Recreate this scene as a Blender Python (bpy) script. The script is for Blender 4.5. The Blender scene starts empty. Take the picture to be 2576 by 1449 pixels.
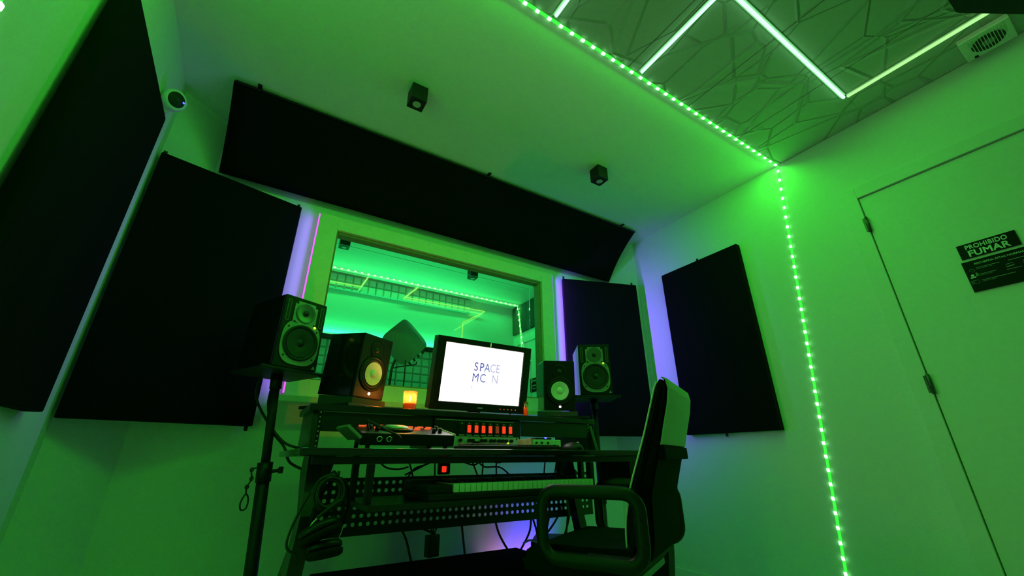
import bpy, bmesh, math, random
from mathutils import Matrix, Vector
random.seed(7)
SC = bpy.context.scene
COL = SC.collection
PI = math.pi

# ------------------------------------------------------------------ camera, world, exposure
FPX, YAW, PITCH, ROLL = 1030.8, 0.557075, 0.394472, -0.00434
cam = bpy.data.cameras.new('camera')
cam.sensor_fit = 'HORIZONTAL'; cam.sensor_width = 36.0
cam.lens = FPX / 2576 * 36.0
cam.clip_start = 0.02; cam.clip_end = 60
cam_o = bpy.data.objects.new('camera', cam); COL.objects.link(cam_o)
_f = Vector((math.sin(YAW) * math.cos(PITCH), math.cos(YAW) * math.cos(PITCH), math.sin(PITCH)))
_r = Vector((math.cos(YAW), -math.sin(YAW), 0)); _u = _r.cross(_f)
_r2 = _r * math.cos(ROLL) + _u * math.sin(ROLL); _u2 = _u * math.cos(ROLL) - _r * math.sin(ROLL)
_m = Matrix((_r2, _u2, -_f)).transposed().to_4x4(); _m.translation = (0, 0, 0.70)
cam_o.matrix_world = _m
SC.camera = cam_o
w = bpy.data.worlds.new('world'); SC.world = w; w.use_nodes = True
w.node_tree.nodes['Background'].inputs[0].default_value = (0.01, 0.03, 0.012, 1)
w.node_tree.nodes['Background'].inputs[1].default_value = 0.05
SC.view_settings.view_transform = 'Standard'; SC.view_settings.look = 'None'
SC.view_settings.exposure = 0.0; SC.view_settings.gamma = 1.0
SC.view_settings.use_curve_mapping = False
SC.cycles.use_denoising = True
SC.cycles.max_bounces = 10; SC.cycles.diffuse_bounces = 5; SC.cycles.transparent_max_bounces = 12
SC.cycles.sample_clamp_indirect = 4.0

# light levels of the lamps built further down (watts)
GREEN = (0.032, 1.0, 0.024)
P_STRIP_CEIL, P_STRIP_WALL, P_STRIP_RIGHT = 15.0, 4.2, 4.2
P_TUBE = 1.3
P_MIRROR_STRIP, P_BOOTH_SHELF = 12.0, 7.0  # the first feeds the mirrored strip added in the booth
P_VIOLET_L, P_VIOLET_R = 1.0, 5.8
P_BLUE = 2.2

# room measures (metres)
ZF, ZC = -0.07, 2.548
XL, XR, YF, YB = -0.63, 2.752, 2.5, -1.6
YT = 0.97
YG, YBK = 2.60, 4.385

# ------------------------------------------------------------------ materials
MATS = {}
def mat(name, col, rough=0.5, metal=0.0, emit=None, estr=0.0, bump=0.0, bscale=60.0, vary=0.08, coat=0.0, spec=0.5):
    if name in MATS: return MATS[name]
    m = bpy.data.materials.new(name); m.use_nodes = True
    nt = m.node_tree; b = nt.nodes['Principled BSDF']
    b.inputs['Roughness'].default_value = rough; b.inputs['Metallic'].default_value = metal
    b.inputs['Specular IOR Level'].default_value = spec
    if coat: b.inputs['Coat Weight'].default_value = coat
    tc = nt.nodes.new('ShaderNodeTexCoord'); nz = nt.nodes.new('ShaderNodeTexNoise')
    nz.inputs['Scale'].default_value = bscale; nz.inputs['Detail'].default_value = 4
    nt.links.new(tc.outputs['Object'], nz.inputs['Vector'])
    rp = nt.nodes.new('ShaderNodeValToRGB')
    rp.color_ramp.elements[0].position = 0.3; rp.color_ramp.elements[1].position = 0.7
    lo = [max(0, c * (1 - vary)) for c in col]; hi = [min(1, c * (1 + vary)) for c in col]
    rp.color_ramp.elements[0].color = (*lo, 1); rp.color_ramp.elements[1].color = (*hi, 1)
    nt.links.new(nz.outputs['Fac'], rp.inputs['Fac']); nt.links.new(rp.outputs['Color'], b.inputs['Base Color'])
    if bump:
        bp = nt.nodes.new('ShaderNodeBump'); bp.inputs['Strength'].default_value = bump; bp.inputs['Distance'].default_value = 0.002
        nt.links.new(nz.outputs['Fac'], bp.inputs['Height']); nt.links.new(bp.outputs['Normal'], b.inputs['Normal'])
    if emit:
        b.inputs['Emission Color'].default_value = (*emit, 1); b.inputs['Emission Strength'].default_value = estr
    MATS[name] = m
    return m

def tile_mat():
    m = mat('ceiling tile plaster', (0.46, 0.47, 0.44), 0.75, vary=0.03)
    nt = m.node_tree; b = nt.nodes['Principled BSDF']
    tc = nt.nodes.new('ShaderNodeTexCoord')
    hs = []
    for sc, off in ((4.4, 0.0), (3.0, 4.7)):
        mp = nt.nodes.new('ShaderNodeMapping'); mp.inputs['Scale'].default_value = (sc, sc * 0.75, 0.0)
        mp.inputs['Location'].default_value = (off, off * 0.6, 0); mp.inputs['Rotation'].default_value = (0, 0, 0.5 + off)
        vo = nt.nodes.new('ShaderNodeTexVoronoi'); vo.feature = 'DISTANCE_TO_EDGE'; vo.inputs['Scale'].default_value = 1.0
        nt.links.new(tc.outputs['Object'], mp.inputs['Vector']); nt.links.new(mp.outputs['Vector'], vo.inputs['Vector'])
        mr = nt.nodes.new('ShaderNodeMapRange'); mr.inputs['From Min'].default_value = 0.0; mr.inputs['From Max'].default_value = 0.03
        mr.inputs['To Min'].default_value = 1.0; mr.inputs['To Max'].default_value = 0.0
        nt.links.new(vo.outputs['Distance'], mr.inputs['Value']); hs.append(mr.outputs['Result'])
    mx = nt.nodes.new('ShaderNodeMath'); mx.operation = 'MAXIMUM'
    nt.links.new(hs[0], mx.inputs[0]); nt.links.new(hs[1], mx.inputs[1])
    bp = nt.nodes.new('ShaderNodeBump'); bp.inputs['Strength'].default_value = 1.0; bp.inputs['Distance'].default_value = 0.009
    nt.links.new(mx.outputs[0], bp.inputs['Height']); nt.links.new(bp.outputs['Normal'], b.inputs['Normal'])
    return m

def glass_mat():
    m = bpy.data.materials.new('window glass'); m.use_nodes = True; nt = m.node_tree
    nt.nodes.clear()
    out = nt.nodes.new('ShaderNodeOutputMaterial'); mix = nt.nodes.new('ShaderNodeMixShader')
    fr = nt.nodes.new('ShaderNodeFresnel'); fr.inputs['IOR'].default_value = 1.45
    tr = nt.nodes.new('ShaderNodeBsdfTransparent'); gl = nt.nodes.new('ShaderNodeBsdfGlossy'); gl.inputs['Roughness'].default_value = 0.0
    nt.links.new(fr.outputs[0], mix.inputs[0]); nt.links.new(tr.outputs[0], mix.inputs[1]); nt.links.new(gl.outputs[0], mix.inputs[2])
    nt.links.new(mix.outputs[0], out.inputs[0])
    return m

WALL = mat('white wall paint', (0.74, 0.75, 0.73), 0.7, bump=0.25, bscale=120, vary=0.02, spec=0.25)
CEIL = mat('white ceiling paint', (0.87, 0.88, 0.85), 0.8, bump=0.1, bscale=90, vary=0.02, spec=0.2)
TILE = tile_mat()
FLOOR = mat('pale grey floor', (0.48, 0.49, 0.47), 0.45, bump=0.1, bscale=20, vary=0.2)
DOOR = mat('white lacquered door', (0.70, 0.71, 0.68), 0.4, bump=0.05, bscale=40, vary=0.02)
CASE = mat('cream window casing', (0.88, 0.86, 0.74), 0.5, bump=0.05, bscale=30, vary=0.03)
TRIM = mat('brown inner window bead', (0.30, 0.24, 0.13), 0.5, vary=0.1)
FAB = mat('black acoustic fabric', (0.0045, 0.0045, 0.005), 0.95, bump=0.4, bscale=700, vary=0.3, spec=0.1)
BLK = mat('black satin plastic', (0.008, 0.008, 0.008), 0.42, bscale=80, vary=0.2, spec=0.28)
BLKM = mat('matt black metal', (0.011, 0.011, 0.011), 0.5, metal=0.0, bscale=50, vary=0.2, spec=0.3)
VINYL = mat('black vinyl wrap', (0.006, 0.006, 0.007), 0.14, bump=0.03, bscale=300, vary=0.25, spec=0.6)
DESK = mat('black desk laminate', (0.013, 0.013, 0.013), 0.3, bump=0.02, bscale=60, vary=0.2, spec=0.35)
DTOP = mat('black desk worktop', (0.012, 0.012, 0.012), 0.16, bscale=60, vary=0.2, spec=0.5)
SHELL = mat('black chair shell', (0.005, 0.005, 0.005), 0.9, bump=0.3, bscale=200, vary=0.2, spec=0.03)
LEATH = mat('black chair leather', (0.006, 0.006, 0.006), 0.65, bump=0.35, bscale=160, vary=0.2, spec=0.10)
GREYF = mat('grey chair mesh cover', (0.42, 0.43, 0.42), 0.9, bump=0.5, bscale=500, vary=0.12)
PIPE = mat('white piping', (0.75, 0.74, 0.70), 0.6)
GREYP = mat('grey speaker plate', (0.30, 0.31, 0.31), 0.32, metal=0.3, bscale=40)
RUB = mat('black rubber', (0.006, 0.006, 0.006), 0.6, vary=0.3)
CONE = mat('black speaker cone', (0.012, 0.012, 0.013), 0.5, bump=0.3, bscale=200)
WCONE = mat('white speaker cone', (0.80, 0.79, 0.74), 0.5, bump=0.1, bscale=200)
SILV = mat('brushed silver panel', (0.55, 0.57, 0.56), 0.38, metal=0.4, bscale=120)
STEEL = mat('bright steel', (0.55, 0.55, 0.53), 0.25, metal=1.0)
WHITE = mat('white plastic', (0.72, 0.72, 0.70), 0.4)
WOOD = mat('pale wood cheek', (0.45, 0.30, 0.17), 0.55, bscale=30, vary=0.2)
KEYW = mat('white piano keys', (0.70, 0.70, 0.64), 0.3, vary=0.03)
FOAM = mat('pale grey acoustic foam', (0.58, 0.60, 0.59), 0.95, bump=0.4, bscale=150, spec=0.1)
FOAMD = mat('grey isolation foam', (0.05, 0.05, 0.05), 0.95, bump=0.5, bscale=220)
DKPAN = mat('charcoal foam', (0.035, 0.036, 0.038), 0.95, bump=0.4, bscale=150)
GRILL = mat('perforated grey metal', (0.22, 0.23, 0.23), 0.5, bump=0.6, bscale=260)
WAX = mat('red candle wax', (0.75, 0.10, 0.03), 0.5, emit=(1.0, 0.16, 0.02), estr=0.35)  # wax glows by itself, standing in for candlelight inside it
SIGNB = mat('black sign plate', (0.004, 0.0035, 0.003), 0.4, spec=0.15)
SIGNT = mat('white sign lettering', (0.72, 0.72, 0.70), 0.5)
SIGNG = mat('grey sign lettering', (0.30, 0.31, 0.30), 0.5)
INK = mat('navy screen lettering', (0.01, 0.01, 0.1), 0.6, emit=(0.045, 0.05, 0.38), estr=1.0)
INK2 = mat('pale screen lettering', (0.1, 0.1, 0.2), 0.6, emit=(0.14, 0.15, 0.48), estr=1.0)
INK3 = mat('fading screen lettering', (0.1, 0.1, 0.2), 0.6, emit=(0.48, 0.47, 0.70), estr=1.0)
def emat(name, col, s): return mat(name, (0.05, 0.05, 0.05), 0.5, emit=col, estr=s)
E_TAPE = emat('glowing green led tape', (0.05, 1.0, 0.06), 1.0)
E_LED = emat('bright green diode', (0.30, 1.0, 0.36), 6.0)
E_TUBE = emat('glowing green tube', (0.32, 1.0, 0.42), 2.6)
E_DIM = emat('dimmer green tube', (0.42, 1.0, 0.30), 1.15)
E_THIN = emat('thin yellow green tube', (0.28, 1.0, 0.10), 0.85)
E_MIRTAPE = emat('mirrored led tape', (0.10, 1.0, 0.22), 0.75)  # for the strip copy that stands in for the reflection
E_MIRLED = emat('mirrored diode', (0.45, 1.0, 0.5), 2.2)
E_BSH = emat('booth shelf led', (0.10, 1.0, 0.35), 2.5)
E_VL = emat('magenta violet led', (0.62, 0.06, 1.0), 2.0)
E_VR = emat('blue violet led', (0.22, 0.06, 1.0), 1.2)
E_BLUE = emat('blue led', (0.05, 0.05, 1.0), 6.0)
E_RED = emat('lit red rocker', (1.0, 0.035, 0.012), 0.95)
E_REDD = emat('dim red rocker', (1.0, 0.06, 0.04), 0.16)
E_ORNG = emat('orange pad light', (1.0, 0.12, 0.03), 0.75)
E_WHT = emat('white logo light', (1.0, 0.95, 0.75), 3.0)
E_YG = emat('yellow green led', (0.62, 0.9, 0.04), 1.3)
E_SCR = emat('white monitor screen', (1.0, 0.97, 0.90), 2.2)
E_FLM = emat('candle flame', (1.0, 0.62, 0.22), 9.0)
LENS = mat('frosted lamp lens', (0.50, 0.50, 0.47), 0.5)

# ------------------------------------------------------------------ mesh builder
class MB:
    def __init__(s, M=None): s.bm = bmesh.new(); s.M = M or Matrix()
    def _join(s, t, X=None, smooth=False):
        for f in t.faces: f.smooth = smooth
        bmesh.ops.transform(t, matrix=s.M @ (X or Matrix()), verts=t.verts)
        me = bpy.data.meshes.new('tmp'); t.to_mesh(me); t.free(); s.bm.from_mesh(me); bpy.data.meshes.remove(me)
    def box(s, c, d, bev=0, X=None, seg=2):
        t = bmesh.new(); bmesh.ops.create_cube(t, size=1)
        bmesh.ops.scale(t, vec=d, verts=t.verts)
        if bev: bmesh.ops.bevel(t, geom=t.edges[:], offset=bev, segments=seg, profile=0.7, affect='EDGES', clamp_overlap=True)
        bmesh.ops.translate(t, vec=c, verts=t.verts)
        s._join(t, X); return s
    def lohi(s, a, b, bev=0, X=None):
        return s.box([(p + q) / 2 for p, q in zip(a, b)], [abs(q - p) for p, q in zip(a, b)], bev, X)
    def cyl(s, p, q, r, n=16, r2=None, bev=0):
        p, q = Vector(p), Vector(q); d = q - p; L = d.length
        t = bmesh.new(); bmesh.ops.create_cone(t, cap_ends=True, segments=n, radius1=r, radius2=r if r2 is None else r2, depth=L)
        for f in t.faces: f.smooth = len(f.verts) == 4
        X = Matrix.Translation((p + q) / 2) @ d.to_track_quat('Z', 'Y').to_matrix().to_4x4()
        bmesh.ops.transform(t, matrix=s.M @ X, verts=t.verts)
        me = bpy.data.meshes.new('tmp'); t.to_mesh(me); t.free(); s.bm.from_mesh(me); bpy.data.meshes.remove(me); return s
    def lathe(s, prof, n=32, X=None, smooth=True, squash=None):
        t = bmesh.new(); rows = []
        for r, h in prof:
            if r < 1e-6: rows.append([t.verts.new((0, 0, h))])
            else: rows.append([t.verts.new((r * math.cos(2 * PI * i / n), r * math.sin(2 * PI * i / n), h)) for i in range(n)])
        for a, b in zip(rows, rows[1:]):
            for i in range(n):
                j = (i + 1) % n
                q = ([a[0]] if len(a) == 1 else [a[i], a[j]]) + ([b[0]] if len(b) == 1 else [b[j], b[i]])
                if len(q) > 2: t.faces.new(q)
        bmesh.ops.recalc_face_normals(t, faces=t.faces)
        s._join(t, X, smooth); return s
    def prism(s, poly, d, X=None, bev=0):
        t = bmesh.new(); vs = [t.verts.new((x, y, 0)) for x, y in poly]; f = t.faces.new(vs)
        g = bmesh.ops.extrude_face_region(t, geom=[f])
        bmesh.ops.translate(t, vec=(0, 0, d), verts=[v for v in g['geom'] if isinstance(v, bmesh.types.BMVert)])
        bmesh.ops.recalc_face_normals(t, faces=t.faces)
        if bev: bmesh.ops.bevel(t, geom=t.edges[:], offset=bev, segments=2, affect='EDGES', clamp_overlap=True)
        s._join(t, X); return s
    def tube(s, pts, r, n=8, closed=False, sub=6, rx=None, up=None):
        P = [Vector(p) for p in pts]
        if sub > 1 and len(P) > 2:
            Q = []; N = len(P)
            for i in range(N if closed else N - 1):
                p0 = P[(i - 1) % N] if closed or i > 0 else P[0]; p1 = P[i]; p2 = P[(i + 1) % N]
                p3 = P[(i + 2) % N] if closed or i + 2 < N else P[-1]
                for k in range(sub):
                    u = k / sub
                    Q.append(0.5 * ((2 * p1) + (p2 - p0) * u + (2 * p0 - 5 * p1 + 4 * p2 - p3) * u * u + (3 * p1 - p0 - 3 * p2 + p3) * u ** 3))
            if not closed: Q.append(P[-1])
            P = Q
        t = bmesh.new(); rows = []; N = len(P); nrm = None
        for i in range(N):
            a = P[(i - 1) % N] if closed or i > 0 else P[i]; b = P[(i + 1) % N] if closed or i < N - 1 else P[i]
            d = (b - a).normalized()
            if up is not None: nrm = Vector(up); nrm = (nrm - d * nrm.dot(d)).normalized()
            elif nrm is None: nrm = d.orthogonal().normalized()
            else: nrm = (nrm - d * nrm.dot(d)).normalized()
            bn = d.cross(nrm)
            rows.append([t.verts.new(P[i] + nrm * (r * math.cos(2 * PI * k / n)) + bn * ((rx or r) * math.sin(2 * PI * k / n))) for k in range(n)])
        for i in range(N if closed else N - 1):
            a, b = rows[i], rows[(i + 1) % N]
            for k in range(n): t.faces.new((a[k], a[(k + 1) % n], b[(k + 1) % n], b[k]))
        if not closed: t.faces.new(rows[0][::-1]); t.faces.new(rows[-1])
        bmesh.ops.recalc_face_normals(t, faces=t.faces)
        s._join(t, None, True); return s
    def quads(s, verts, faces):
        t = bmesh.new(); vs = [t.verts.new(v) for v in verts]
        for f in faces: t.faces.new([vs[i] for i in f])
        bmesh.ops.recalc_face_normals(t, faces=t.faces)
        s._join(t); return s
    def build(s, name, m, parent=None):
        me = bpy.data.meshes.new(name); s.bm.to_mesh(me); s.bm.free(); me.materials.append(m)
        o = bpy.data.objects.new(name, me); COL.objects.link(o)
        if parent: o.parent = parent
        return o

def tag(o, label=None, cat=None, group=None, kind=None):
    if label: o['label'] = label
    if cat: o['category'] = cat
    if group: o['group'] = group
    if kind: o['kind'] = kind
    return o
def thing(name, label, cat, M=None, group=None):
    o = bpy.data.objects.new(name, None); o.empty_display_size = 0.05; COL.objects.link(o)
    if M is not None: o.matrix_world = M
    return tag(o, label, cat, group)
def at(x, y, z, rz=0.0, rx=0.0): return Matrix.Translation((x, y, z)) @ Matrix.Rotation(rz, 4, 'Z') @ Matrix.Rotation(rx, 4, 'X')
def struct(name, mb, m, label=None, cat=None):
    o = mb.build(name, m); tag(o, label, cat, None, 'structure'); return o
def dup(root, M=None, label=None, group=None):
    def rec(o, par):
        c = o.copy(); COL.objects.link(c); c.parent = par
        for ch in o.children: rec(ch, c)
        return c
    r = rec(root, None)
    if M is not None: r.matrix_world = M
    if label: r['label'] = label
    if group: r['group'] = group
    return r
FACE_NEG_X = Matrix(((0, 0, -1, 0), (-1, 0, 0, 0), (0, 1, 0, 0), (0, 0, 0, 1)))
FACE_NEG_Y = Matrix(((1, 0, 0, 0), (0, 0, -1, 0), (0, 1, 0, 0), (0, 0, 0, 1)))
def text_mesh(name, body, size, X, m, parent, align='CENTER', sx=1.0, bold=0.0, spacing=1.0):
    cu = bpy.data.curves.new(name, 'FONT'); cu.body = body; cu.size = size; cu.align_x = align; cu.align_y = 'CENTER'
    cu.extrude = 0.0004; cu.offset = bold; cu.space_character = spacing; cu.resolution_u = 3
    t = bpy.data.objects.new(name + '_curve', cu); COL.objects.link(t)
    bpy.context.view_layer.update()
    me = bpy.data.meshes.new_from_object(t.evaluated_get(bpy.context.evaluated_depsgraph_get()))
    bpy.data.objects.remove(t); bpy.data.curves.remove(cu)
    me.transform(X @ Matrix.Diagonal((sx, 1, 1, 1))); me.materials.clear(); me.materials.append(m)
    o = bpy.data.objects.new(name, me); COL.objects.link(o); o.parent = parent
    return o
def area(name, parent, loc, direction, sx, sy, watts, col, axis=None, spread=PI):
    L = bpy.data.lights.new(name, 'AREA'); L.shape = 'RECTANGLE'; L.size = sx; L.size_y = sy; L.energy = watts; L.color = col; L.spread = spread
    o = bpy.data.objects.new(name, L); COL.objects.link(o)
    z = -Vector(direction).normalized(); x = Vector(axis or (1, 0, 0)); x = (x - z * x.dot(z)).normalized(); y = z.cross(x)
    R = Matrix((x, y, z)).transposed().to_4x4(); R.translation = loc
    o.matrix_world = R
    if parent:
        o.parent = parent; o.matrix_parent_inverse = parent.matrix_world.inverted()
    return o
def point(name, parent, loc, watts, col, r=0.01):
    L = bpy.data.lights.new(name, 'POINT'); L.energy = watts; L.color = col; L.shadow_soft_size = r
    o = bpy.data.objects.new(name, L); COL.objects.link(o); o.parent = parent; o.location = loc
    return o

# ------------------------------------------------------------------ the room shell
T = 0.1; YW_ = 2.62
struct('floor', MB().lohi((XL - T, YB - T, ZF - T), (XR + T, YW_, ZF)), FLOOR)
struct('ceiling', MB().lohi((XL - T, YT, ZC), (XR + T, YW_, ZC + T)), CEIL, 'smooth white front half of the ceiling with two black spotlights', 'ceiling')
mb = MB()
nx, ny = 7, 5
tw, td = (XR - XL) / nx, (YT - YB) / ny
for i in range(nx):
    for j in range(ny):
        mb.lohi((XL + i * tw + 0.003, YB + j * td + 0.0004, ZC), (XL + (i + 1) * tw - 0.003, YB + (j + 1) * td - 0.0004, ZC + 0.04))
mb.lohi((XL - T, YB - T, ZC + 0.006), (XR + T, YT, ZC + T))
struct('ceiling_tiles', mb, TILE, 'rear half of the ceiling clad in embossed plaster tiles', 'ceiling')
struct('wall_left', MB().lohi((XL - T, YB - T, ZF), (XL, 2.324, ZC)), WALL)
# right wall with the door opening
DY0, DY1, DZ = -0.19, 0.632, 2.076
mb = MB().lohi((XR, DY1, ZF), (XR + T, 2.28, ZC)).lohi((XR, YB - T, ZF), (XR + T, DY0, ZC)).lohi((XR, DY0, DZ), (XR + T, DY1, ZC))
struct('wall_right', mb, WALL)
struct('wall_back', MB().lohi((XL, YB - T, ZF), (XR, YB, ZC)), WALL)
# front wall with the window opening
WX0, WX1, WZ0, WZ1 = 0.20, 1.86, 1.05, 2.09; YW = 2.62
mb = MB().lohi((-0.43, YF, ZF), (WX0, YW, ZC)).lohi((WX1, YF, ZF), (2.529, YW, ZC)).lohi((WX0, YF, ZF), (WX1, YW, WZ0)).lohi((WX0, YF, WZ1), (WX1, YW, ZC))
struct('wall_front', mb, WALL)
struct('wall_front_left', MB().prism([(XL - T, 2.324), (XL, 2.324), (-0.43, 2.5), (-0.43, YW), (XL - T, YW)], ZC - ZF, Matrix.Translation((0, 0, ZF))), WALL, 'bevelled wall corner left of the window', 'wall')
struct('wall_front_right', MB().prism([(XR + T, 2.28), (XR, 2.28), (2.529, 2.5), (2.529, YW), (XR + T, YW)], ZC - ZF, Matrix.Translation((0, 0, ZF))), WALL, 'bevelled wall corner right of the window', 'wall')
struct('baseboard_right', MB().lohi((XR - 0.014, DY1 + 0.075, ZF), (XR, 2.27, 0.0), 0.003), DOOR)
struct('baseboard_front', MB().lohi((-0.40, YF - 0.02, ZF), (2.50, YF, 0.10), 0.004), WALL)
struct('baseboard_left', MB().lohi((XL, YB, ZF), (XL + 0.014, 2.31, 0.0), 0.003), DOOR)
struct('trim_1', MB().lohi((XL, 1.15, ZF), (XL + 0.012, 2.02, 0.86), 0.003), WALL, 'shallow raised board low on the left wall', 'trim')

# control room window
win = thing('window_1', 'wide cream framed studio window looking into the booth', 'window'); win['kind'] = 'structure'
CY = 2.45
def wpart(name, a, b, m, bev=0.003): return MB().lohi(a, b, bev).build(name, m, win)
wpart('casing', (0.14, CY, 1.0), (0.25, YF, 2.11), CASE)
wpart('casing', (1.81, CY, 1.0), (1.92, YF, 2.11), CASE)
wpart('casing', (0.25, CY + 0.002, 2.02), (1.81, YF, 2.11), CASE)
wpart('casing', (0.25, CY + 0.002, 1.0), (1.81, YF, 1.095), CASE)
wpart('sill', (0.10, 2.38, 0.97), (1.96, YF, 1.0), CASE)
wpart('bead', (0.25, 2.475, 2.002), (1.81, 2.535, 2.0195), TRIM)
wpart('bead', (0.2505, 2.475, 1.0955), (0.262, 2.535, 2.0015), TRIM)
wpart('bead', (1.788, 2.475, 1.0955), (1.8095, 2.535, 2.0015), TRIM)
wpart('bead', (0.2625, 2.475, 1.0955), (1.7875, 2.535, 1.106), TRIM)
MB().lohi((0.2625, YG - 0.003, 1.1065), (1.7875, YG + 0.003, 2.0015)).build('glass', glass_mat(), win)

# studio door in the right wall
dr = thing('door_1', 'white flush door with two steel hinges in the right wall', 'door'); dr['kind'] = 'structure'
leaf = MB().lohi((XR - 0.004, DY0, ZF), (XR + 0.04, DY1 - 0.004, DZ - 0.006), 0.002).build('door_leaf', DOOR, dr)
MB().lohi((XR - 0.014, DY1, ZF), (XR, DY1 + 0.072, DZ + 0.07), 0.003).build('casing', DOOR, dr)
MB().lohi((XR - 0.014, DY0 - 0.072, ZF), (XR, DY0, DZ + 0.07), 0.003).build('casing', DOOR, dr)
MB().lohi((XR - 0.015, DY0, DZ), (XR, DY1, DZ + 0.07), 0.003).build('casing', DOOR, dr)
for z in (1.90, 1.02, 0.16):
    h = MB().cyl((XR - 0.016, DY1 - 0.004, z - 0.045), (XR - 0.016, DY1 - 0.004, z + 0.045), 0.008, 12)
    h.lohi((XR - 0.02, DY1 - 0.002, z - 0.04), (XR - 0.0145, DY1 + 0.012, z + 0.04))
    h.build('hinge', mat('dark hinge steel', (0.10, 0.10, 0.09), 0.35, metal=0.8), dr)
hd = MB().cyl((XR - 0.005, DY0 + 0.06, 1.0), (XR - 0.05, DY0 + 0.06, 1.0), 0.01).cyl((XR - 0.05, DY0 + 0.05, 1.0), (XR - 0.05, DY0 + 0.18, 1.0), 0.009)
hd.build('handle', STEEL, leaf)

# door signs
sg = thing('sign', 'black no smoking plate with white capitals, upper sign on the door', 'sign')
MB().lohi((XR - 0.010, 0.166, 1.561), (XR - 0.0045, 0.355, 1.633)).build('plate', SIGNB, sg)
text_mesh('lettering', 'PROHIBIDO', 0.030, Matrix.Translation((XR - 0.0106, 0.262, 1.6125)) @ FACE_NEG_X, SIGNT, sg, sx=0.82, bold=0.0006, spacing=1.06)
text_mesh('lettering', 'FUMAR', 0.041, Matrix.Translation((XR - 0.0106, 0.262, 1.5800)) @ FACE_NEG_X, SIGNT, sg, sx=0.98, bold=0.0011, spacing=1.04)
sg = thing('sign', 'larger black house rules plate with small icons under the no smoking plate', 'sign')
MB().lohi((XR - 0.012, 0.085, 1.40), (XR - 0.0045, 0.363, 1.547)).build('plate', SIGNB, sg)
def sx_(y, z): return Matrix.Translation((XR - 0.0126, y, z)) @ FACE_NEG_X
text_mesh('lettering', 'RECUERDA ESTAS NORMAS', 0.0125, sx_(0.247, 1.528), SIGNT, sg, sx=1.0)
def bars(lst):
    mb = MB()
    for y, z, wd, t in lst: mb.lohi((XR - 0.0128, y - wd, z - t / 2), (XR - 0.0119, y, z + t / 2))
    return mb
ln = bars([(0.325, 1.508, 0.075, 0.0022), (0.325, 1.502, 0.05, 0.0012), (0.325, 1.476, 0.055, 0.0022), (0.325, 1.470, 0.045, 0.0012), (0.325, 1.447, 0.105, 0.0022), (0.325, 1.441, 0.045, 0.0012),
           (0.225, 1.506, 0.10, 0.0024), (0.24, 1.466, 0.045, 0.0018), (0.185, 1.462, 0.06, 0.0018), (0.20, 1.415, 0.08, 0.0016)]).build('text_line', SIGNG, sg)
ic = MB()
ic.tube([(XR - 0.0124, 0.349, 1.502), (XR - 0.0124, 0.341, 1.510), (XR - 0.0124, 0.330, 1.499), (XR - 0.0124, 0.338, 1.491)], 0.0009, 5, closed=True, sub=1)
ic.build('icon', SIGNG, sg)
ic = MB().cyl((XR - 0.0132, 0.345, 1.477), (XR - 0.0118, 0.345, 1.477), 0.0055, 12)
ic.lohi((XR - 0.0132, 0.336, 1.464), (XR - 0.0118, 0.354, 1.470), 0.0006)
for q in (0.006, 0.010): ic.tube([(XR - 0.0124, 0.337 - q * 0.6, 1.477 + q), (XR - 0.0124, 0.337 - q, 1.477), (XR - 0.0124, 0.337 - q * 0.6, 1.477 - q)], 0.0009, 5)
ic.build('icon', SIGNT, sg)
ic = MB().tube([(XR - 0.0124, 0.357, 1.452), (XR - 0.0124, 0.333, 1.452), (XR - 0.0124, 0.333, 1.437), (XR - 0.0124, 0.357, 1.437)], 0.0009, 5, closed=True, sub=1)
ic.tube([(XR - 0.0124, 0.352 + 0.004 * math.cos(a), 1.4445 + 0.004 * math.sin(a)) for a in (0, 1.57, 3.14, 4.71)], 0.0008, 5, closed=True)
ic.build('icon', SIGNG, sg)
for y0 in (0.225, 0.175):
    ic = MB().tube([(XR - 0.0124, y0 + 0.012, 1.480), (XR - 0.0124, y0 + 0.009, 1.490), (XR - 0.0124, y0 - 0.009, 1.492), (XR - 0.0124, y0 - 0.012, 1.482)], 0.0012, 5, closed=True, sub=1)
    ic.tube([(XR - 0.0124, y0 + 0.012, 1.476), (XR - 0.0124, y0, 1.479), (XR - 0.0124, y0 - 0.012, 1.478)], 0.001, 5, sub=2)
    ic.build('icon', SIGNG, sg)

# ------------------------------------------------------------------ vocal booth behind the glass
struct('floor_booth', MB().lohi((XL - T, YW, ZF - T), (XR + T, YBK + T, ZF)), FLOOR)
struct('ceiling_booth', MB().lohi((XL - T, YW, ZC), (XR + T, YBK + T, ZC + T)), CEIL)
struct('wall_booth_back', MB().lohi((XL, YBK, ZF), (XR, YBK + T, ZC)), WALL)
struct('wall_booth_left', MB().lohi((XL - T, YW, ZF), (XL, YBK + T, ZC)), WALL)
struct('wall_booth_right', MB().lohi((XR, YW, ZF), (XR + T, YBK + T, ZC)), WALL)
d2 = thing('door_2', 'white booth door seen through the window', 'door'); d2['kind'] = 'structure'
MB().lohi((XR - 0.006, 3.42, ZF), (XR - 0.001, 4.26, 2.02), 0.001).build('door_leaf', DOOR, d2)
MB().lohi((XR - 0.02, 4.262, ZF), (XR - 0.001, 4.33, 2.09), 0.003).build('casing', DOOR, d2)
MB().lohi((XR - 0.02, 3.42, 2.022), (XR - 0.001, 4.26, 2.09), 0.003).build('casing', DOOR, d2)
sg = thing('sign', 'small dark notice on the booth door behind the glass', 'sign')
MB().lohi((XR - 0.012, 3.70, 1.405), (XR - 0.0065, 4.01, 1.56)).build('plate', SIGNB, sg)
mb = MB()
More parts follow.
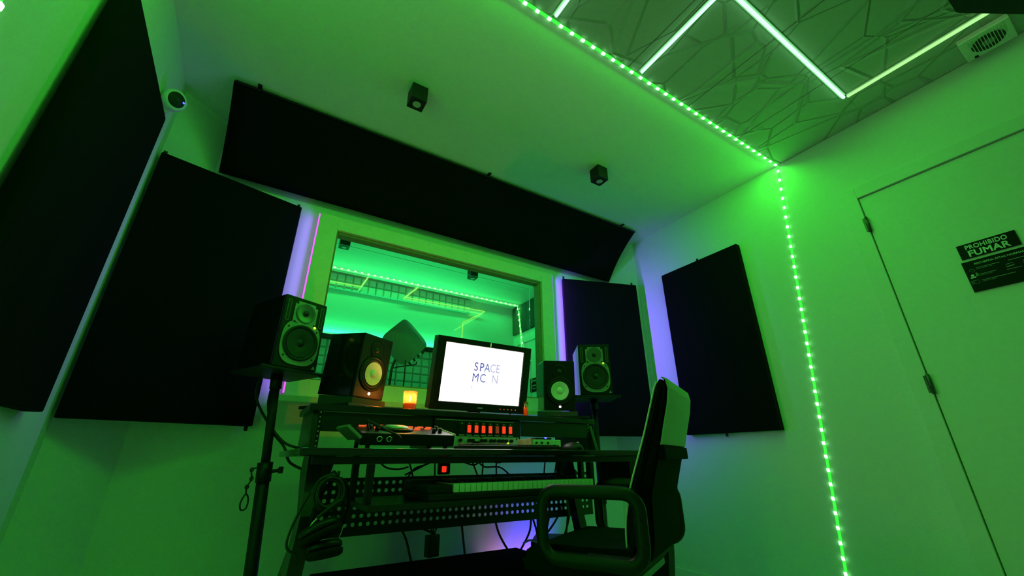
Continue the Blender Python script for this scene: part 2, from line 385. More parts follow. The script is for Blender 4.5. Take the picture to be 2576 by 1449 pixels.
for k, (y, z, wd, hh) in enumerate([(3.985, 1.53, 0.03, 0.045), (3.94, 1.53, 0.05, 0.018), (3.985, 1.465, 0.02, 0.05), (3.95, 1.475, 0.06, 0.015), (3.95, 1.44, 0.05, 0.012), (3.87, 1.50, 0.12, 0.02), (3.87, 1.45, 0.12, 0.015)]):
    mb.lohi((XR - 0.0135, y - wd, z - hh / 2), (XR - 0.0115, y, z + hh / 2))
mb.build('text_line', SIGNG, sg)
def foam_sheet(x0, z0, nxx, nz, cell, y, depth, m):
    mb = MB(); vs, fs = [], []
    mb.lohi((x0, y - 0.02, z0), (x0 + nxx * cell, y - 0.002, z0 + nz * cell))
    for i in range(nxx):
        for j in range(nz):
            a, b = x0 + i * cell, z0 + j * cell; g = cell * 0.015; q = cell * 0.13; n = len(vs)
            vs += [(a + g, y - 0.02, b + g), (a + cell - g, y - 0.02, b + g), (a + cell - g, y - 0.02, b + cell - g), (a + g, y - 0.02, b + cell - g),
                   (a + q, y - depth, b + q), (a + cell - q, y - depth, b + q), (a + cell - q, y - depth, b + cell - q), (a + q, y - depth, b + cell - q)]
            fs += [(n, n + 1, n + 5, n + 4), (n + 1, n + 2, n + 6, n + 5), (n + 2, n + 3, n + 7, n + 6), (n + 3, n, n + 4, n + 7), (n + 4, n + 5, n + 6, n + 7)]
    mb.quads(vs, fs); return mb
for k in range(3):
    nm = ('left', 'middle', 'right')[k]
    o = foam_sheet(0.36 + k * 0.58, 2.365, 7, 2, 0.0826, YBK, 0.042, FOAM).build('acoustic_foam', FOAM)
    tag(o, '%s foam tile strip under the booth ceiling, behind the glass' % nm, 'acoustic foam', 'foam strips under the booth ceiling')
for k in range(4):
    nm = ('behind the left monitor speaker', 'behind the microphone shield', 'behind the computer monitor left edge', 'hidden behind the computer monitor')[k]
    o = foam_sheet(0.36 + k * 0.45, 1.375, 5, 5, 0.0885, YBK, 0.042, FOAM).build('acoustic_foam', FOAM)
    tag(o, 'square foam tile panel on the booth back wall, %s' % nm, 'acoustic foam', 'foam panels on the booth back wall')
o = thing('shelf_light', 'green led light bar glowing on a dark rail in the booth', 'led light')
MB().lohi((0.30, YBK - 0.06, 1.818), (2.2, YBK - 0.001, 1.862), 0.003).build('rail', BLK, o)
MB().lohi((0.30, YBK - 0.035, 1.863), (2.2, YBK - 0.02, 1.87)).build('led_tape', E_BSH, o)
area('led_glow', o, (1.25, YBK - 0.03, 1.876), (0, -0.25, 1), 1.9, 0.02, P_BOOTH_SHELF, (0.02, 1.0, 0.22))
o = MB().lohi((XR - 0.03, 3.3, 2.17), (XR - 0.001, 4.36, 2.535), 0.004).build('sound_absorber', DKPAN)
tag(o, 'charcoal foam panel above the booth door behind the glass', 'acoustic panel')
# added copy of the room's led strip, standing in for its window reflection
bl = thing('led_strip', 'mirrored copy of the dotted green led strip, standing in for its window reflection', 'led strip')
MB().lohi((XL + 0.01, 4.222, ZC - 0.004), (XR - 0.012, 4.238, ZC - 0.0005)).build('tape', E_MIRTAPE, bl)
MB().tube([(XR - 0.036, 4.225, ZC - 0.01), (XR - 0.036, 4.10, 1.95), (XR - 0.036, 4.02, 1.55)], 0.006, 6, sub=1).build('tape', E_MIRTAPE, bl)
led_src = MB().box((0, 0, 0), (0.022, 0.016, 0.008), 0.003).build('diode', E_MIRLED, bl); led_src.location = (0.4, 4.23, ZC - 0.007)
for k in range(1, 34):
    c = led_src.copy(); COL.objects.link(c); c.parent = bl; c.location = (0.4 + k * 0.069, 4.23, ZC - 0.007)
for k in range(12):
    c = led_src.copy(); COL.objects.link(c); c.parent = bl; t = (k + 0.5) / 12
    c.location = (XR - 0.042, 4.225 - t * 0.2, ZC - 0.02 - t * 0.95); c.rotation_euler = (0, PI / 2, 0)
area('led_glow', bl, (1.06, 4.23, ZC - 0.02), (0, -0.5, -1), 3.3, 0.03, P_MIRROR_STRIP, (0.025, 1.0, 0.17))  # added light of the mirrored strip, brightens the booth
# reflection of the ceiling tubes, rebuilt as glowing tubes on the booth back wall
yz = YBK - 0.066
for nm, segs in (('left', [((0.83, 2.54), (0.772, 2.42)), ((0.772, 2.42), (-0.1, 2.40))]),
                 ('right', [((1.40, 2.54), (1.256, 2.395)), ((1.256, 2.395), (2.285, 2.41)), ((2.285, 2.41), (1.99, 2.21)), ((1.99, 2.21), (1.985, 1.875))])):
    o = thing('reflected_zigzag', 'thin green zigzag standing in for the reflected ceiling tubes, %s one of two' % nm, 'mirrored light', None, 'mirrored zigzags in the booth')
    for a, b in segs: MB().tube([(a[0], yz, a[1]), (b[0], yz, b[1])], 0.007, 8, sub=1).build('tube', E_THIN, o)
# microphone with shield
mc = thing('microphone_stand', 'microphone stand with a tilted perforated grey shield inside the booth', 'microphone stand')
Xs = Matrix.Translation((1.035, 3.40, 1.64)) @ Matrix.Rotation(math.radians(-47), 4, 'Y')
SH = lambda u: 1 - 0.42 * abs(2 * u - 1) ** 7
mb = MB(Xs); n = 22; vs, fs = [], []
for layer in (0, 1):
    for i in range(n + 1):
        a = (i / n - 0.5) * 1.9; r = 0.19 - 0.014 * layer
        for z in (-0.15, 0.15): vs.append((r * math.sin(a), 0.15 - r * math.cos(a), z * SH(i / n)))
N = 2 * (n + 1)
for i in range(n):
    fs.append((2 * i, 2 * i + 1, 2 * i + 3, 2 * i + 2)); fs.append((N + 2 * i, N + 2 * i + 1, N + 2 * i + 3, N + 2 * i + 2))
    fs.append((2 * i, 2 * i + 2, N + 2 * i + 2, N + 2 * i)); fs.append((2 * i + 1, 2 * i + 3, N + 2 * i + 3, N + 2 * i + 1))
fs += [(0, 1, N + 1, N), (2 * n, 2 * n + 1, N + 2 * n + 1, N + 2 * n)]
mb.quads(vs, fs); mb.build('shield', GRILL, mc)
mb = MB(Xs)
for z in (-0.15, 0.15): mb.tube([(0.185 * math.sin((i / n - 0.5) * 1.92), 0.15 - 0.185 * math.cos((i / n - 0.5) * 1.92), z * SH(i / n)) for i in range(n + 1)], 0.008, 6, sub=1)
for i in (0, n): a = (i / n - 0.5) * 1.92; mb.tube([(0.185 * math.sin(a), 0.15 - 0.185 * math.cos(a), -0.15 * SH(0)), (0.185 * math.sin(a), 0.15 - 0.185 * math.cos(a), 0.15 * SH(0))], 0.008, 6, sub=1)
mb.build('shield_rim', GRILL, mc)
mb = MB(Xs)
for i in range(5): mb.cyl((-0.10 + i * 0.05, 0.0, -0.15), (-0.10 + i * 0.05, 0.0, -0.185), 0.009, 8)
mb.build('clamp_screw', BLK, mc)
MB().tube([(1.0, 3.46, 1.52), (0.97, 3.46, 1.45), (0.95, 3.46, 1.2), (0.95, 3.46, ZF)], 0.011, 8, sub=2).build('pole', BLKM, mc)
MB().lathe([(0.0, 0.0), (0.13, 0.0), (0.13, 0.012), (0.02, 0.03), (0.0, 0.03)], 24, Matrix.Translation((0.95, 3.46, ZF))).build('base', BLKM, mc)
MB().cyl((1.05, 3.55, 1.58), (1.10, 3.50, 1.74), 0.025, 16).build('microphone', STEEL, mc)
MB().tube([(1.15, 3.40, 1.47), (1.13, 3.38, 1.44), (1.05, 3.37, 1.42), (0.97, 3.38, 1.40), (0.94, 3.40, 1.36), (0.94, 3.42, 1.1)], 0.006, 6).build('cable', RUB, mc)
MB().tube([(1.05, 3.40, 1.50), (1.055, 3.40, 1.3), (1.05, 3.42, 1.0)], 0.005, 6).build('cable', RUB, mc)

# ------------------------------------------------------------------ green led strip around the room
st = thing('led_strip', 'dotted green led strip crossing the ceiling and running down both side walls', 'led strip')
YL = YT - 0.004
rw0, rw1 = Vector((XR - 0.003, YL, ZC - 0.006)), Vector((XR - 0.003, 1.235, ZF + 0.02))
lw0, lw1 = Vector((XL + 0.003, YL, ZC - 0.006)), Vector((XL + 0.003, 1.235, ZF + 0.02))
MB().lohi((XL + 0.004, YL - 0.007, ZC - 0.004), (XR - 0.004, YL + 0.007, ZC - 0.0005)).build('tape', E_TAPE, st)
def wall_tape(a, b):
    d = (b - a); X = Matrix.Translation((a + b) / 2) @ d.to_track_quat('Z', 'X').to_matrix().to_4x4()
    ang = math.atan2(d.y, -d.z)
    X = Matrix.Translation((a + b) / 2) @ Matrix.Rotation(ang, 4, 'X')
    return MB().box((0, 0, 0), (0.004, 0.013, d.length), 0, X)
wall_tape(rw0, rw1).build('tape', E_TAPE, st); wall_tape(lw0, lw1).build('tape', E_TAPE, st)
dsrc = MB().box((0, 0, 0), (0.018, 0.013, 0.008), 0.003).build('diode', E_LED, st); dsrc.location = (XR - 0.03, YL, ZC - 0.007)
for k in range(1, 40):
    c = dsrc.copy(); COL.objects.link(c); c.parent = st; c.location = (XR - 0.03 - k * 0.066, YL, ZC - 0.007)
for k in range(37):
    c = dsrc.copy(); COL.objects.link(c); c.parent = st; c.location = rw0.lerp(rw1, (k + 0.6) / 37.5) + Vector((-0.004, 0, 0)); c.rotation_euler = (0.1, PI / 2, 0)
for k in range(16):
    c = dsrc.copy(); COL.objects.link(c); c.parent = st; c.location = lw0.lerp(lw1, (k + 0.5) / 37) + Vector((0.004, 0, 0)); c.rotation_euler = (0.1, PI / 2, 0)
area('led_glow', st, (1.06, YL, ZC - 0.014), (0, 0.32, -1), 3.3, 0.014, P_STRIP_CEIL, GREEN)
wd = (rw1 - rw0).normalized()
area('led_glow', st, (rw0 + rw1) / 2 + Vector((-0.012, 0, 0)), (-1, 0, 0), 2.45, 0.014, P_STRIP_RIGHT, GREEN, axis=wd)
area('led_glow', st, (lw0 + lw1) / 2 + Vector((0.012, 0, 0)), (1, 0, 0), 2.45, 0.014, P_STRIP_WALL, GREEN, axis=wd)

# straight tubes on the tiled ceiling
tubes = [((0.823, 0.945), (0.826, 0.46), 'short green ceiling tube starting at the dotted strip, leftmost of the four tubes'),
         ((1.378, 0.945), (1.362, 0.470), 'green ceiling tube sloping up from the dotted strip above the right spotlight'),
         ((1.362, 0.463), (2.462, 0.463), 'longest green ceiling tube running down to the corner of the V'),
         ((2.464, 0.455), (2.462, -0.45), 'dimmer green ceiling tube beside the ventilation grille')]
for a, b, lb in tubes:
    o = thing('led_tube', lb, 'led tube', None, None)
    A, B = Vector((a[0], a[1], ZC - 0.012)), Vector((b[0], b[1], ZC - 0.012)); d = (B - A).normalized()
    MB().tube([A + d * 0.006, B - d * 0.006], 0.0075, 8, sub=1).build('tube', E_TUBE if lb[0] != 'd' else E_DIM, o)
    sd = Vector((-d.y, d.x, 0)) * 0.014
    m_ = MB().quads([tuple(A - sd + Vector((0, 0, 0.0115))), tuple(B - sd + Vector((0, 0, 0.0115))), tuple(B + sd + Vector((0, 0, 0.0115))), tuple(A + sd + Vector((0, 0, 0.0115))),
                     tuple(A - sd + Vector((0, 0, 0.007))), tuple(B - sd + Vector((0, 0, 0.007))), tuple(B + sd + Vector((0, 0, 0.007))), tuple(A + sd + Vector((0, 0, 0.007)))],
                    [(0, 1, 2, 3), (4, 5, 6, 7), (0, 1, 5, 4), (1, 2, 6, 5), (2, 3, 7, 6), (3, 0, 4, 7)])
    m_.build('channel', WHITE, o)
    area('tube_glow', o, (A + B) / 2 + Vector((0, 0, -0.009)), (0, 0, -1), (B - A).length, 0.012, P_TUBE * (B - A).length * (0.6 if lb[0] == 'd' else 1), GREEN, axis=d)

# violet led tapes on the outer sides of the window casing
o = thing('led_strip', 'magenta violet led strip on the left edge of the window casing', 'led strip')
MB().lohi((0.133, CY + 0.004, 1.02), (0.1395, CY + 0.018, 2.10)).build('tape', E_VL, o)
area('led_glow', o, (0.130, CY + 0.006, 1.56), (-1, 0, 0), 0.008, 1.08, P_VIOLET_L, (0.30, 0.04, 1.0), axis=(0, 1, 0), spread=2.4)
o = thing('led_strip', 'blue violet led strip on the right edge of the window casing', 'led strip')
MB().lohi((1.9205, CY + 0.004, 1.02), (1.927, CY + 0.018, 2.10)).build('tape', E_VR, o)
area('led_glow', o, (1.930, CY + 0.004, 1.56), (1, -0.15, 0), 0.008, 1.08, P_VIOLET_R, (0.21, 0.06, 1.0), axis=(0, 1, 0), spread=1.75)

# ------------------------------------------------------------------ ceiling fittings
dl = thing('ceiling_spotlight', 'black cube ceiling spotlight, left of the two above the long slanted panel', 'spotlight', at(0.44, 1.66, ZC), 'cube spotlights on the control room ceiling')
mb = MB().lohi((-0.042, -0.042, -0.10), (0.042, 0.042, -0.001), 0.002); mb.build('housing', BLKM, dl)
MB().lathe([(0.026, 0), (0.026, -0.003), (0.022, -0.003), (0.022, 0)], 24, Matrix.Translation((0, 0, -0.1))).build('ring', BLK, dl)
MB().cyl((0, 0, -0.1005), (0, 0, -0.102), 0.0215, 24).build('lens', LENS, dl)
dup(dl, at(1.73, 1.64, ZC), 'black cube ceiling spotlight, right of the two, nearer the door wall')
dup(dl, at(0.44, 3.54, ZC), 'mirrored copy of the left cube spotlight, at the upper left corner of the glass', 'mirrored cube spotlights behind the glass')  # copies added behind the glass in place of the room spotlights' reflections
dup(dl, at(1.73, 3.56, ZC), 'mirrored copy of the right cube spotlight, near the middle of the glass', 'mirrored cube spotlights behind the glass')
# ventilation fan
fan = thing('extractor_fan', 'white square extractor fan with slotted round grille on the tiled ceiling', 'extractor fan')
z0 = ZC - 0.03
MB().lohi((2.545, -0.135, z0), (2.715, 0.033, ZC - 0.001), 0.006).build('cover', WHITE, fan)
MB().cyl((2.632, -0.053, z0 - 0.002), (2.632, -0.053, z0 + 0.003), 0.056, 36).build('fan_opening', RUB, fan)
mb = MB()
for k in range(12):
    x = -0.055 + k * 0.01; y = 0.0
    mb.lohi((2.565, -0.111 + k * 0.0105, z0 - 0.005), (2.632 + math.sqrt(max(0, 0.0558 ** 2 - (-0.058 + k * 0.0105) ** 2)), -0.1085 + k * 0.0105, z0 - 0.002))
mb.build('slat', WHITE, fan)
MB().cyl((2.632, -0.053, z0 - 0.001), (2.632, -0.053, z0 - 0.004), 0.022, 24).build('hub', GRILL, fan)
MB().box((2.70, -0.0, z0 - 0.002), (0.014, 0.014, 0.006), 0.002).build('pilot_lamp', BLK, fan)

# ------------------------------------------------------------------ acoustic panels
def flat_panel(name, label, p, q, z0, z1, th, tabs=()):
    """p, q: plan points of the front face's left and right edge seen from the room"""
    p, q = Vector((p[0], p[1])), Vector((q[0], q[1])); d = (q - p); L = d.length; ang = math.atan2(d.y, d.x)
    o = thing('sound_absorber', label, 'acoustic panel', at(p.x, p.y, z0, ang), 'black fabric acoustic panels')
    MB().lohi((0, 0, 0), (L, th, z1 - z0), 0.008).build('fabric_face', FAB, o)
    MB().lohi((0.01, th * 0.75, 0.01), (L - 0.01, th + 0.004, z1 - z0 - 0.01)).build('back_frame', BLK, o)
    for u, v in tabs:
        zz = -0.022 if v == 0 else z1 - z0 - 0.004
        MB().lohi((u * L - 0.008, th * 0.5, zz), (u * L + 0.008, th * 0.5 + 0.004, zz + 0.03), 0.0015).build('hanging_tab', BLKM, o)
    return o
flat_panel('p', 'black fabric panel on the left wall, nearest the camera, cut off by the frame edge', (-0.565, 1.345), (-0.565, 1.985), 0.845, 2.095, 0.05, ((0.5, 0),))
flat_panel('p', 'black fabric panel across the left corner behind the left speaker stand', (-0.612, 2.262), (0.035, 2.437), 0.85, 2.10, 0.05, ((0.97, 0), (0.02, 1), (0.98, 1)))
flat_panel('p', 'black fabric panel across the right corner behind the right speaker stand', (2.03, 2.452), (2.673, 2.233), 0.85, 2.10, 0.03, ((0.02, 1), (0.95, 1)))
flat_panel('p', 'black fabric panel on the right wall beside the vertical led strip', (2.700, 1.985), (2.700, 1.335), 0.85, 2.10, 0.045, ((0.45, 0), (0.5, 1)))
# long slanted panel along the top of the front wall
o = thing('sound_absorber', 'long black slanted panel along the top of the front wall over the window', 'acoustic panel', None, 'black fabric acoustic panels')
n1, n2 = 40, 14; vs, fs = [], []
A, B = Vector((2.085, 2.528)), Vector((2.45, 2.185)); nr = Vector((B.y - A.y, -(B.x - A.x))).normalized()
if nr.dot(Vector((1, 1))) < 0: nr = -nr
for i in range(n1 + 1):
    u = i / n1; x = -0.405 + u * 2.975
    for j in range(n2 + 1):
        v = j / n2; P = A.lerp(B, v)
        sag = 0.03 * math.sin(PI * min(1, v * 1.0)) * (0.55 + 0.45 * abs(2 * u - 1)) + 0.006 * math.sin(u * 23) * math.sin(PI * v)
        P = P + nr * sag; vs.append((x, P.x, P.y))
for i in range(n1):
    for j in range(n2):
        a = i * (n2 + 1) + j; fs.append((a, a + 1, a + n2 + 2, a + n2 + 1))
N = len(vs)
for i in range(n1 + 1):
    u = i / n1; x = -0.405 + u * 2.975
    for P in (A + nr * 0.035 + Vector((0.01, 0.0)), B + nr * 0.035): vs.append((x, min(P.x, 2.49), min(P.y, 2.54)))
for i in range(n1):
    a, b = i * (n2 + 1), (i + 1) * (n2 + 1); c, d = N + 2 * i, N + 2 * i + 2
    fs += [(a, b, d, c), (a + n2, c + 1, d + 1, b + n2), (c, d, d + 1, c + 1)]
fs.append(tuple(list(range(n2 + 1)) + [N + 1, N])); e = n1 * (n2 + 1); fs.append(tuple(list(range(e, e + n2 + 1)) + [N + 2 * n1 + 1, N + 2 * n1]))
mb = MB().quads(vs, fs)
po = mb.build('fabric_face', FAB, o)
for f in po.data.polygons: f.use_smooth = len(f.vertices) == 4
MB().tube([(-0.40, A.x, A.y), (2.57, A.x, A.y)], 0.007, 8, sub=1).build('edge_rail', BLK, o)
for x in (-0.3, 1.1, 2.4): MB().lohi((x, 2.06, ZC - 0.006), (x + 0.02, 2.10, ZC - 0.001)).build('hanging_tab', BLKM, o)
# hanging black loudspeaker at the rear, only its lower corner shows
o = thing('ceiling_speaker', 'black box speaker hung under the tiled ceiling at the upper right frame corner', 'speaker')
MB().prism([(2.047, -0.014), (1.84, -0.012), (1.80, -0.34), (2.10, -0.44), (2.37, -0.205)], 0.16, Matrix.Translation((0, 0, 2.298)), 0.006).build('cabinet', BLK, o)
MB().lohi((2.05, -0.22, 2.4585), (2.07, -0.20, ZC - 0.001)).build('bracket', BLKM, o)

# security camera on the left wall
o = thing('security_camera', 'white egg shaped security camera with black face high on the left wall', 'security camera', at(-0.585, 2.050, 2.252))
look = Vector((0.55, -0.80, -0.22)).to_track_quat('Z', 'Y').to_matrix().to_4x4()
MB().lathe([(0.0, -0.05), (0.03, -0.046), (0.043, -0.03), (0.047, 0.0), (0.046, 0.020), (0.040, 0.026), (0.030, 0.0285), (0.0, 0.030)], 28, look @ Matrix.Diagonal((1, 1.12, 1, 1))).build('body', WHITE, o)
MB().lathe([(0.035, 0.0265), (0.026, 0.0335), (0.0, 0.037)], 28, look @ Matrix.Diagonal((1, 1.12, 1, 1))).build('face', RUB, o)
MB(look).cyl((0, 0, 0.03), (0, 0, 0.0385), 0.012, 16).build('lens', RUB, o)
MB(look).box((0.026, 0.004, 0.032), (0.008, 0.008, 0.006), 0.002).build('status_led', E_BLUE, o)
MB().cyl((-0.005, 0.012, -0.04), (-0.03, 0.025, -0.06), 0.014, 16).cyl((-0.054, 0.03, -0.065), (-0.028, 0.025, -0.06), 0.032, 20).build('mount', WHITE, o)

# ------------------------------------------------------------------ studio desk
dk = thing('studio_desk', 'black studio desk with raised shelf, rack bays and perforated back panel', 'desk')
def dpart(name, a, b, m=DESK, bev=0.003): return MB().lohi(a, b, bev).build(name, m, dk)
SX0, SX1, SY, SZ = 0.205, 1.69, 1.83, 0.905
MB().box((0.9775, 1.825, 0.7215), (1.645, 0.75, 0.023), 0.009, None, 7).build('tabletop', DTOP, dk)
dpart('apron', (0.20, 1.50, 0.685), (1.70, 1.53, 0.709), BLKM)
dpart('shelf', (SX0, SY, SZ - 0.026), (SX1, 2.18, SZ), bev=0.004)
for x0 in (SX0 + 0.015, SX1 - 0.035):
    MB().prism([(SY + 0.015, SZ - 0.0265), (2.16, SZ - 0.0265), (2.16, 0.7335), (SY - 0.035, 0.7335)], 0.02, Matrix.Translation((x0, 0, 0)) @ Matrix(((0, 0, 1, 0), (1, 0, 0, 0), (0, 1, 0, 0), (0, 0, 0, 1)))).build('side_panel', DESK, dk)
for x0 in (0.712, 1.182): dpart('divider', (x0, SY + 0.015, 0.7335), (x0 + 0.012, 2.1, SZ - 0.0265))
# rack rails with holes
for x0 in (0.241, 1.64):
    dpart('rack_rail', (x0, SY + 0.012, 0.735), (x0 + 0.016, SY + 0.02, SZ - 0.027), BLKM, 0.001)
    mb = MB()
    for k in range(8): mb.cyl((x0 + 0.008, SY + 0.0105, 0.748 + k * 0.018), (x0 + 0.008, SY + 0.0135, 0.748 + k * 0.018), 0.003, 8)
    mb.build('rail_screw', STEEL, dk)
dpart('blank_panel', (0.257, SY + 0.010, 0.803), (0.710, SY + 0.016, 0.876), BLKM, 0.001)
dpart('blank_panel', (1.196, SY + 0.010, 0.803), (1.638, SY + 0.016, 0.876), BLKM, 0.001)
# legs: slanted front beams, splayed rear beams, cross rails
def beam(a, b, wx, wy, name='leg', m=DESK):
    a, b = Vector(a), Vector(b); vs = []
    for p in (a, b):
        for sx, sy in ((-1, -1), (1, -1), (1, 1), (-1, 1)): vs.append((p.x + sx * wx / 2, p.y + sy * wy / 2, p.z))
    MB().quads(vs, [(0, 1, 2, 3), (4, 5, 6, 7), (0, 1, 5, 4), (1, 2, 6, 5), (2, 3, 7, 6), (3, 0, 4, 7)]).build(name, m, dk)
for s in (1, -1):
    c = 0.9475; X = lambda x: c + s * (x - c)
    P = [(1.60, 0.709), (1.60, 0.66), (1.455, 0.55), (1.53, 0.30), (1.60, ZF), (1.47, ZF), (1.40, 0.30), (1.37, 0.55), (1.47, 0.709)]
    vs = []
    for (y, z) in P:
        sp = (0.709 - z) * 0.055
        for xx in (0.195 - sp, 0.235 - sp): vs.append((X(xx) + (0.06 if s < 0 else 0), y + 0.07, z))
    n = len(P); fs = [tuple(range(0, 2 * n, 2)), tuple(range(1, 2 * n, 2))] + [(2 * i, 2 * i + 1, (2 * i + 3) % (2 * n), (2 * i + 2) % (2 * n)) for i in range(n)]
    MB().quads(vs, fs).build('leg', DESK, dk)
    beam((X(0.325), 1.96, 0.709), (X(0.235), 1.96, 0.30), 0.045, 0.06, 'leg'); 
    beam((X(0.235), 1.96, 0.2999), (X(0.225), 2.0, ZF), 0.06, 0.10, 'foot')
    beam((X(0.27), 1.90, 0.708), (X(0.27), 1.90, 0.56), 0.02, 0.03, 'rack_post', BLKM)
    mb = MB()
    for k in range(5): mb.cyl((X(0.27), 1.8845, 0.59 + k * 0.022), (X(0.27), 1.8825, 0.59 + k * 0.022), 0.0025, 8)
    mb.build('rail_screw', STEEL, dk)
# under-desk rack box on the right with handle
dpart('rack_box', (1.625, 1.54, 0.575), (1.785, 1.75, 0.7085), BLKM, 0.004)
MB().tube([(1.623, 1.70, 0.60), (1.600, 1.70, 0.605), (1.600, 1.70, 0.675), (1.623, 1.70, 0.68)], 0.006, 8, sub=3).build('handle', BLK, dk)
# keyboard tray with hangers
dpart('keyboard_tray', (0.375, 1.45, 0.548), (1.362, 1.80, 0.566))
for x0 in (0.375, 1.338):
    dpart('tray_hanger', (x0, 1.50, 0.5665), (x0 + 0.022, 1.53, 0.6845), BLKM)
    dpart('tray_hanger', (x0, 1.72, 0.5665), (x0 + 0.022, 1.75, 0.7095), BLKM)
# perforated back panel
px0, px1, pz0, pz1, py = 0.30, 1.80, 0.405, 0.626, 2.02
cell = 0.0315; ncol = int((px1 - px0 - 0.03) / cell); nrow = 6; zb = pz0 + 0.026; rr = 0.0082
vs, fs = [], []
hx0 = px0 + ((px1 - px0) - ncol * cell) / 2
for i in range(ncol):
    for j in range(nrow):
        x, z = hx0 + (i + .5) * cell, zb + (j + .5) * cell; n0 = len(vs)
        sq = [(1, 0), (1, 1), (0, 1), (-1, 1), (-1, 0), (-1, -1), (0, -1), (1, -1)]
        for a, b in sq: vs.append((x + a * cell / 2, py, z + b * cell / 2))
        for k in range(8): vs.append((x + rr * math.cos(k * PI / 4), py, z + rr * math.sin(k * PI / 4)))
        for k in range(8): fs.append((n0 + k, n0 + (k + 1) % 8, n0 + 8 + (k + 1) % 8, n0 + 8 + k))
mb = MB().quads(vs, fs)
mb.lohi((px0, py - 0.0008, pz0), (px1, py + 0.0008, zb)).lohi((px0, py - 0.0008, zb + nrow * cell), (px1, py + 0.0008, pz1))
mb.lohi((px0, py - 0.0008, zb), (hx0, py + 0.0008, zb + nrow * cell)).lohi((hx0 + ncol * cell, py - 0.0008, zb), (px1, py + 0.0008, zb + nrow * cell))
mb.lohi((px0, py, pz0), (px1, py + 0.05, pz0 + 0.003))
mb.build('perforated_panel', BLKM, dk)

# ------------------------------------------------------------------ rack gear
pc = thing('power_conditioner', 'black rack power unit with a row of lit red rocker switches', 'power conditioner')
MB().lohi((0.728, SY + 0.006, 0.800), (1.178, SY + 0.20, 0.874), 0.002).build('chassis', BLK, pc)
MB().lohi((0.735, SY + 0.004, 0.866), (1.15, SY + 0.0058, 0.868)).build('edge_line', SILV, pc)
for k in range(8):
    x = 0.862 + k * 0.0378
    m_ = E_RED if k not in (0, 5) else (BLK if k == 0 else E_REDD)
    sf = MB().lohi((x - 0.015, SY + 0.0005, 0.803), (x + 0.015, SY + 0.0055, 0.862), 0.0015).build('switch_frame', BLKM, pc)
    MB().lohi((x - 0.009, SY - 0.003, 0.813), (x + 0.009, SY + 0.0002, 0.846), 0.0015).build('rocker', m_, sf)
    MB().lohi((x - 0.014, SY - 0.0012, 0.800), (x + 0.014, SY + 0.0002, 0.8035)).build('label_strip', SILV, sf)
    MB().lohi((x - 0.003, SY - 0.0008, 0.851), (x + 0.003, SY + 0.0003, 0.857)).build('mark', SIGNG, sf)
pr = thing('preamplifier', 'pale rack preamp with black knobs under the red switches', 'preamplifier')
MB().lohi((0.728, SY + 0.004, 0.752), (1.178, SY + 0.20, 0.797), 0.0015).build('faceplate', SILV, pr)
for k, x in enumerate((0.855, 0.90, 0.918, 0.965, 0.985, 1.015, 1.035, 1.06, 1.08, 1.10, 1.13)):
    MB().cyl((x, SY + 0.0035, 0.779), (x, SY - 0.012, 0.779), 0.0075, 16).build('knob', BLK, pr)
MB().lohi((0.922, SY + 0.001, 0.768), (0.957, SY + 0.0038, 0.776)).build('meter', BLK, pr)
for x, z in ((0.742, 0.79), (1.165, 0.79), (0.742, 0.758), (1.165, 0.758), (0.965, 0.794)): MB().cyl((x, SY + 0.0035, z), (x, SY + 0.001, z), 0.004, 10).build('screw', BLK, pr)
MB().cyl((1.115, SY + 0.0035, 0.769), (1.115, SY + 0.0, 0.769), 0.004, 10).build('power_led', E_YG, pr)
for x in (0.87, 0.91, 0.95, 0.985, 1.06): MB().lohi((x - 0.006, SY + 0.001, 0.762), (x + 0.006, SY + 0.0037, 0.765)).build('red_led', E_REDD, pr)

# ------------------------------------------------------------------ things on the tabletop
TZ = 0.7335
dj = thing('dj_controller', 'black controller with orange lit pads and a jog wheel on the left of the desk', 'dj controller', at(0.36, 1.60, TZ + 0.012, 0, math.radians(11)))
MB().lohi((0, 0, 0), (0.36, 0.215, 0.042), 0.004).build('body', BLK, dj)
MB().lohi((0.3605, -0.001, 0.006), (0.364, 0.215, 0.046), 0.0012).build('side_strip', PIPE, dj)
mb = MB().cyl((0.155, 0.11, 0.0425), (0.155, 0.11, 0.052), 0.066, 40, 0.062); jw = mb.build('jog_wheel', BLK, dj)
MB().lathe([(0.0, 0.0), (0.045, 0.0), (0.044, 0.004), (0.0, 0.0055)], 40, Matrix.Translation((0.155, 0.11, 0.0522))).build('jog_top', SILV, jw)
for x, y in ((0.035, 0.17), (0.085, 0.13), (0.065, 0.19), (0.24, 0.11), (0.26, 0.16), (0.295, 0.14), (0.315, 0.18), (0.235, 0.185), (0.12, 0.195), (0.28, 0.185)):
    MB().lohi((x - 0.012, y - 0.006, 0.0425), (x + 0.012, y + 0.006, 0.0475), 0.0015).build('pad', E_ORNG, dj)
for x, y in ((0.05, 0.10), (0.07, 0.07), (0.29, 0.05), (0.32, 0.06), (0.325, 0.12)):
    MB().cyl((x, y, 0.0425), (x, y, 0.06), 0.008, 14, 0.007).build('knob', BLK, dj)
for x in (0.065, 0.10): MB().lathe([(0.006, 0), (0.011, 0), (0.011, 0.004), (0.006, 0.004), (0.006, 0)], 20, Matrix.Translation((x, -0.0005, 0.022)) @ Matrix.Rotation(PI / 2, 4, 'X')).build('jack_ring', STEEL, dj)
for x in (0.03, 0.33): MB().cyl((x, 0.012, -0.001), (x, 0.012, -0.012), 0.008, 10).build('rubber_foot', RUB, dj)
for x in (0.03, 0.33): MB().cyl((x, 0.19, -0.001), (x, 0.19, -0.047), 0.008, 10).build('rubber_foot', RUB, dj)
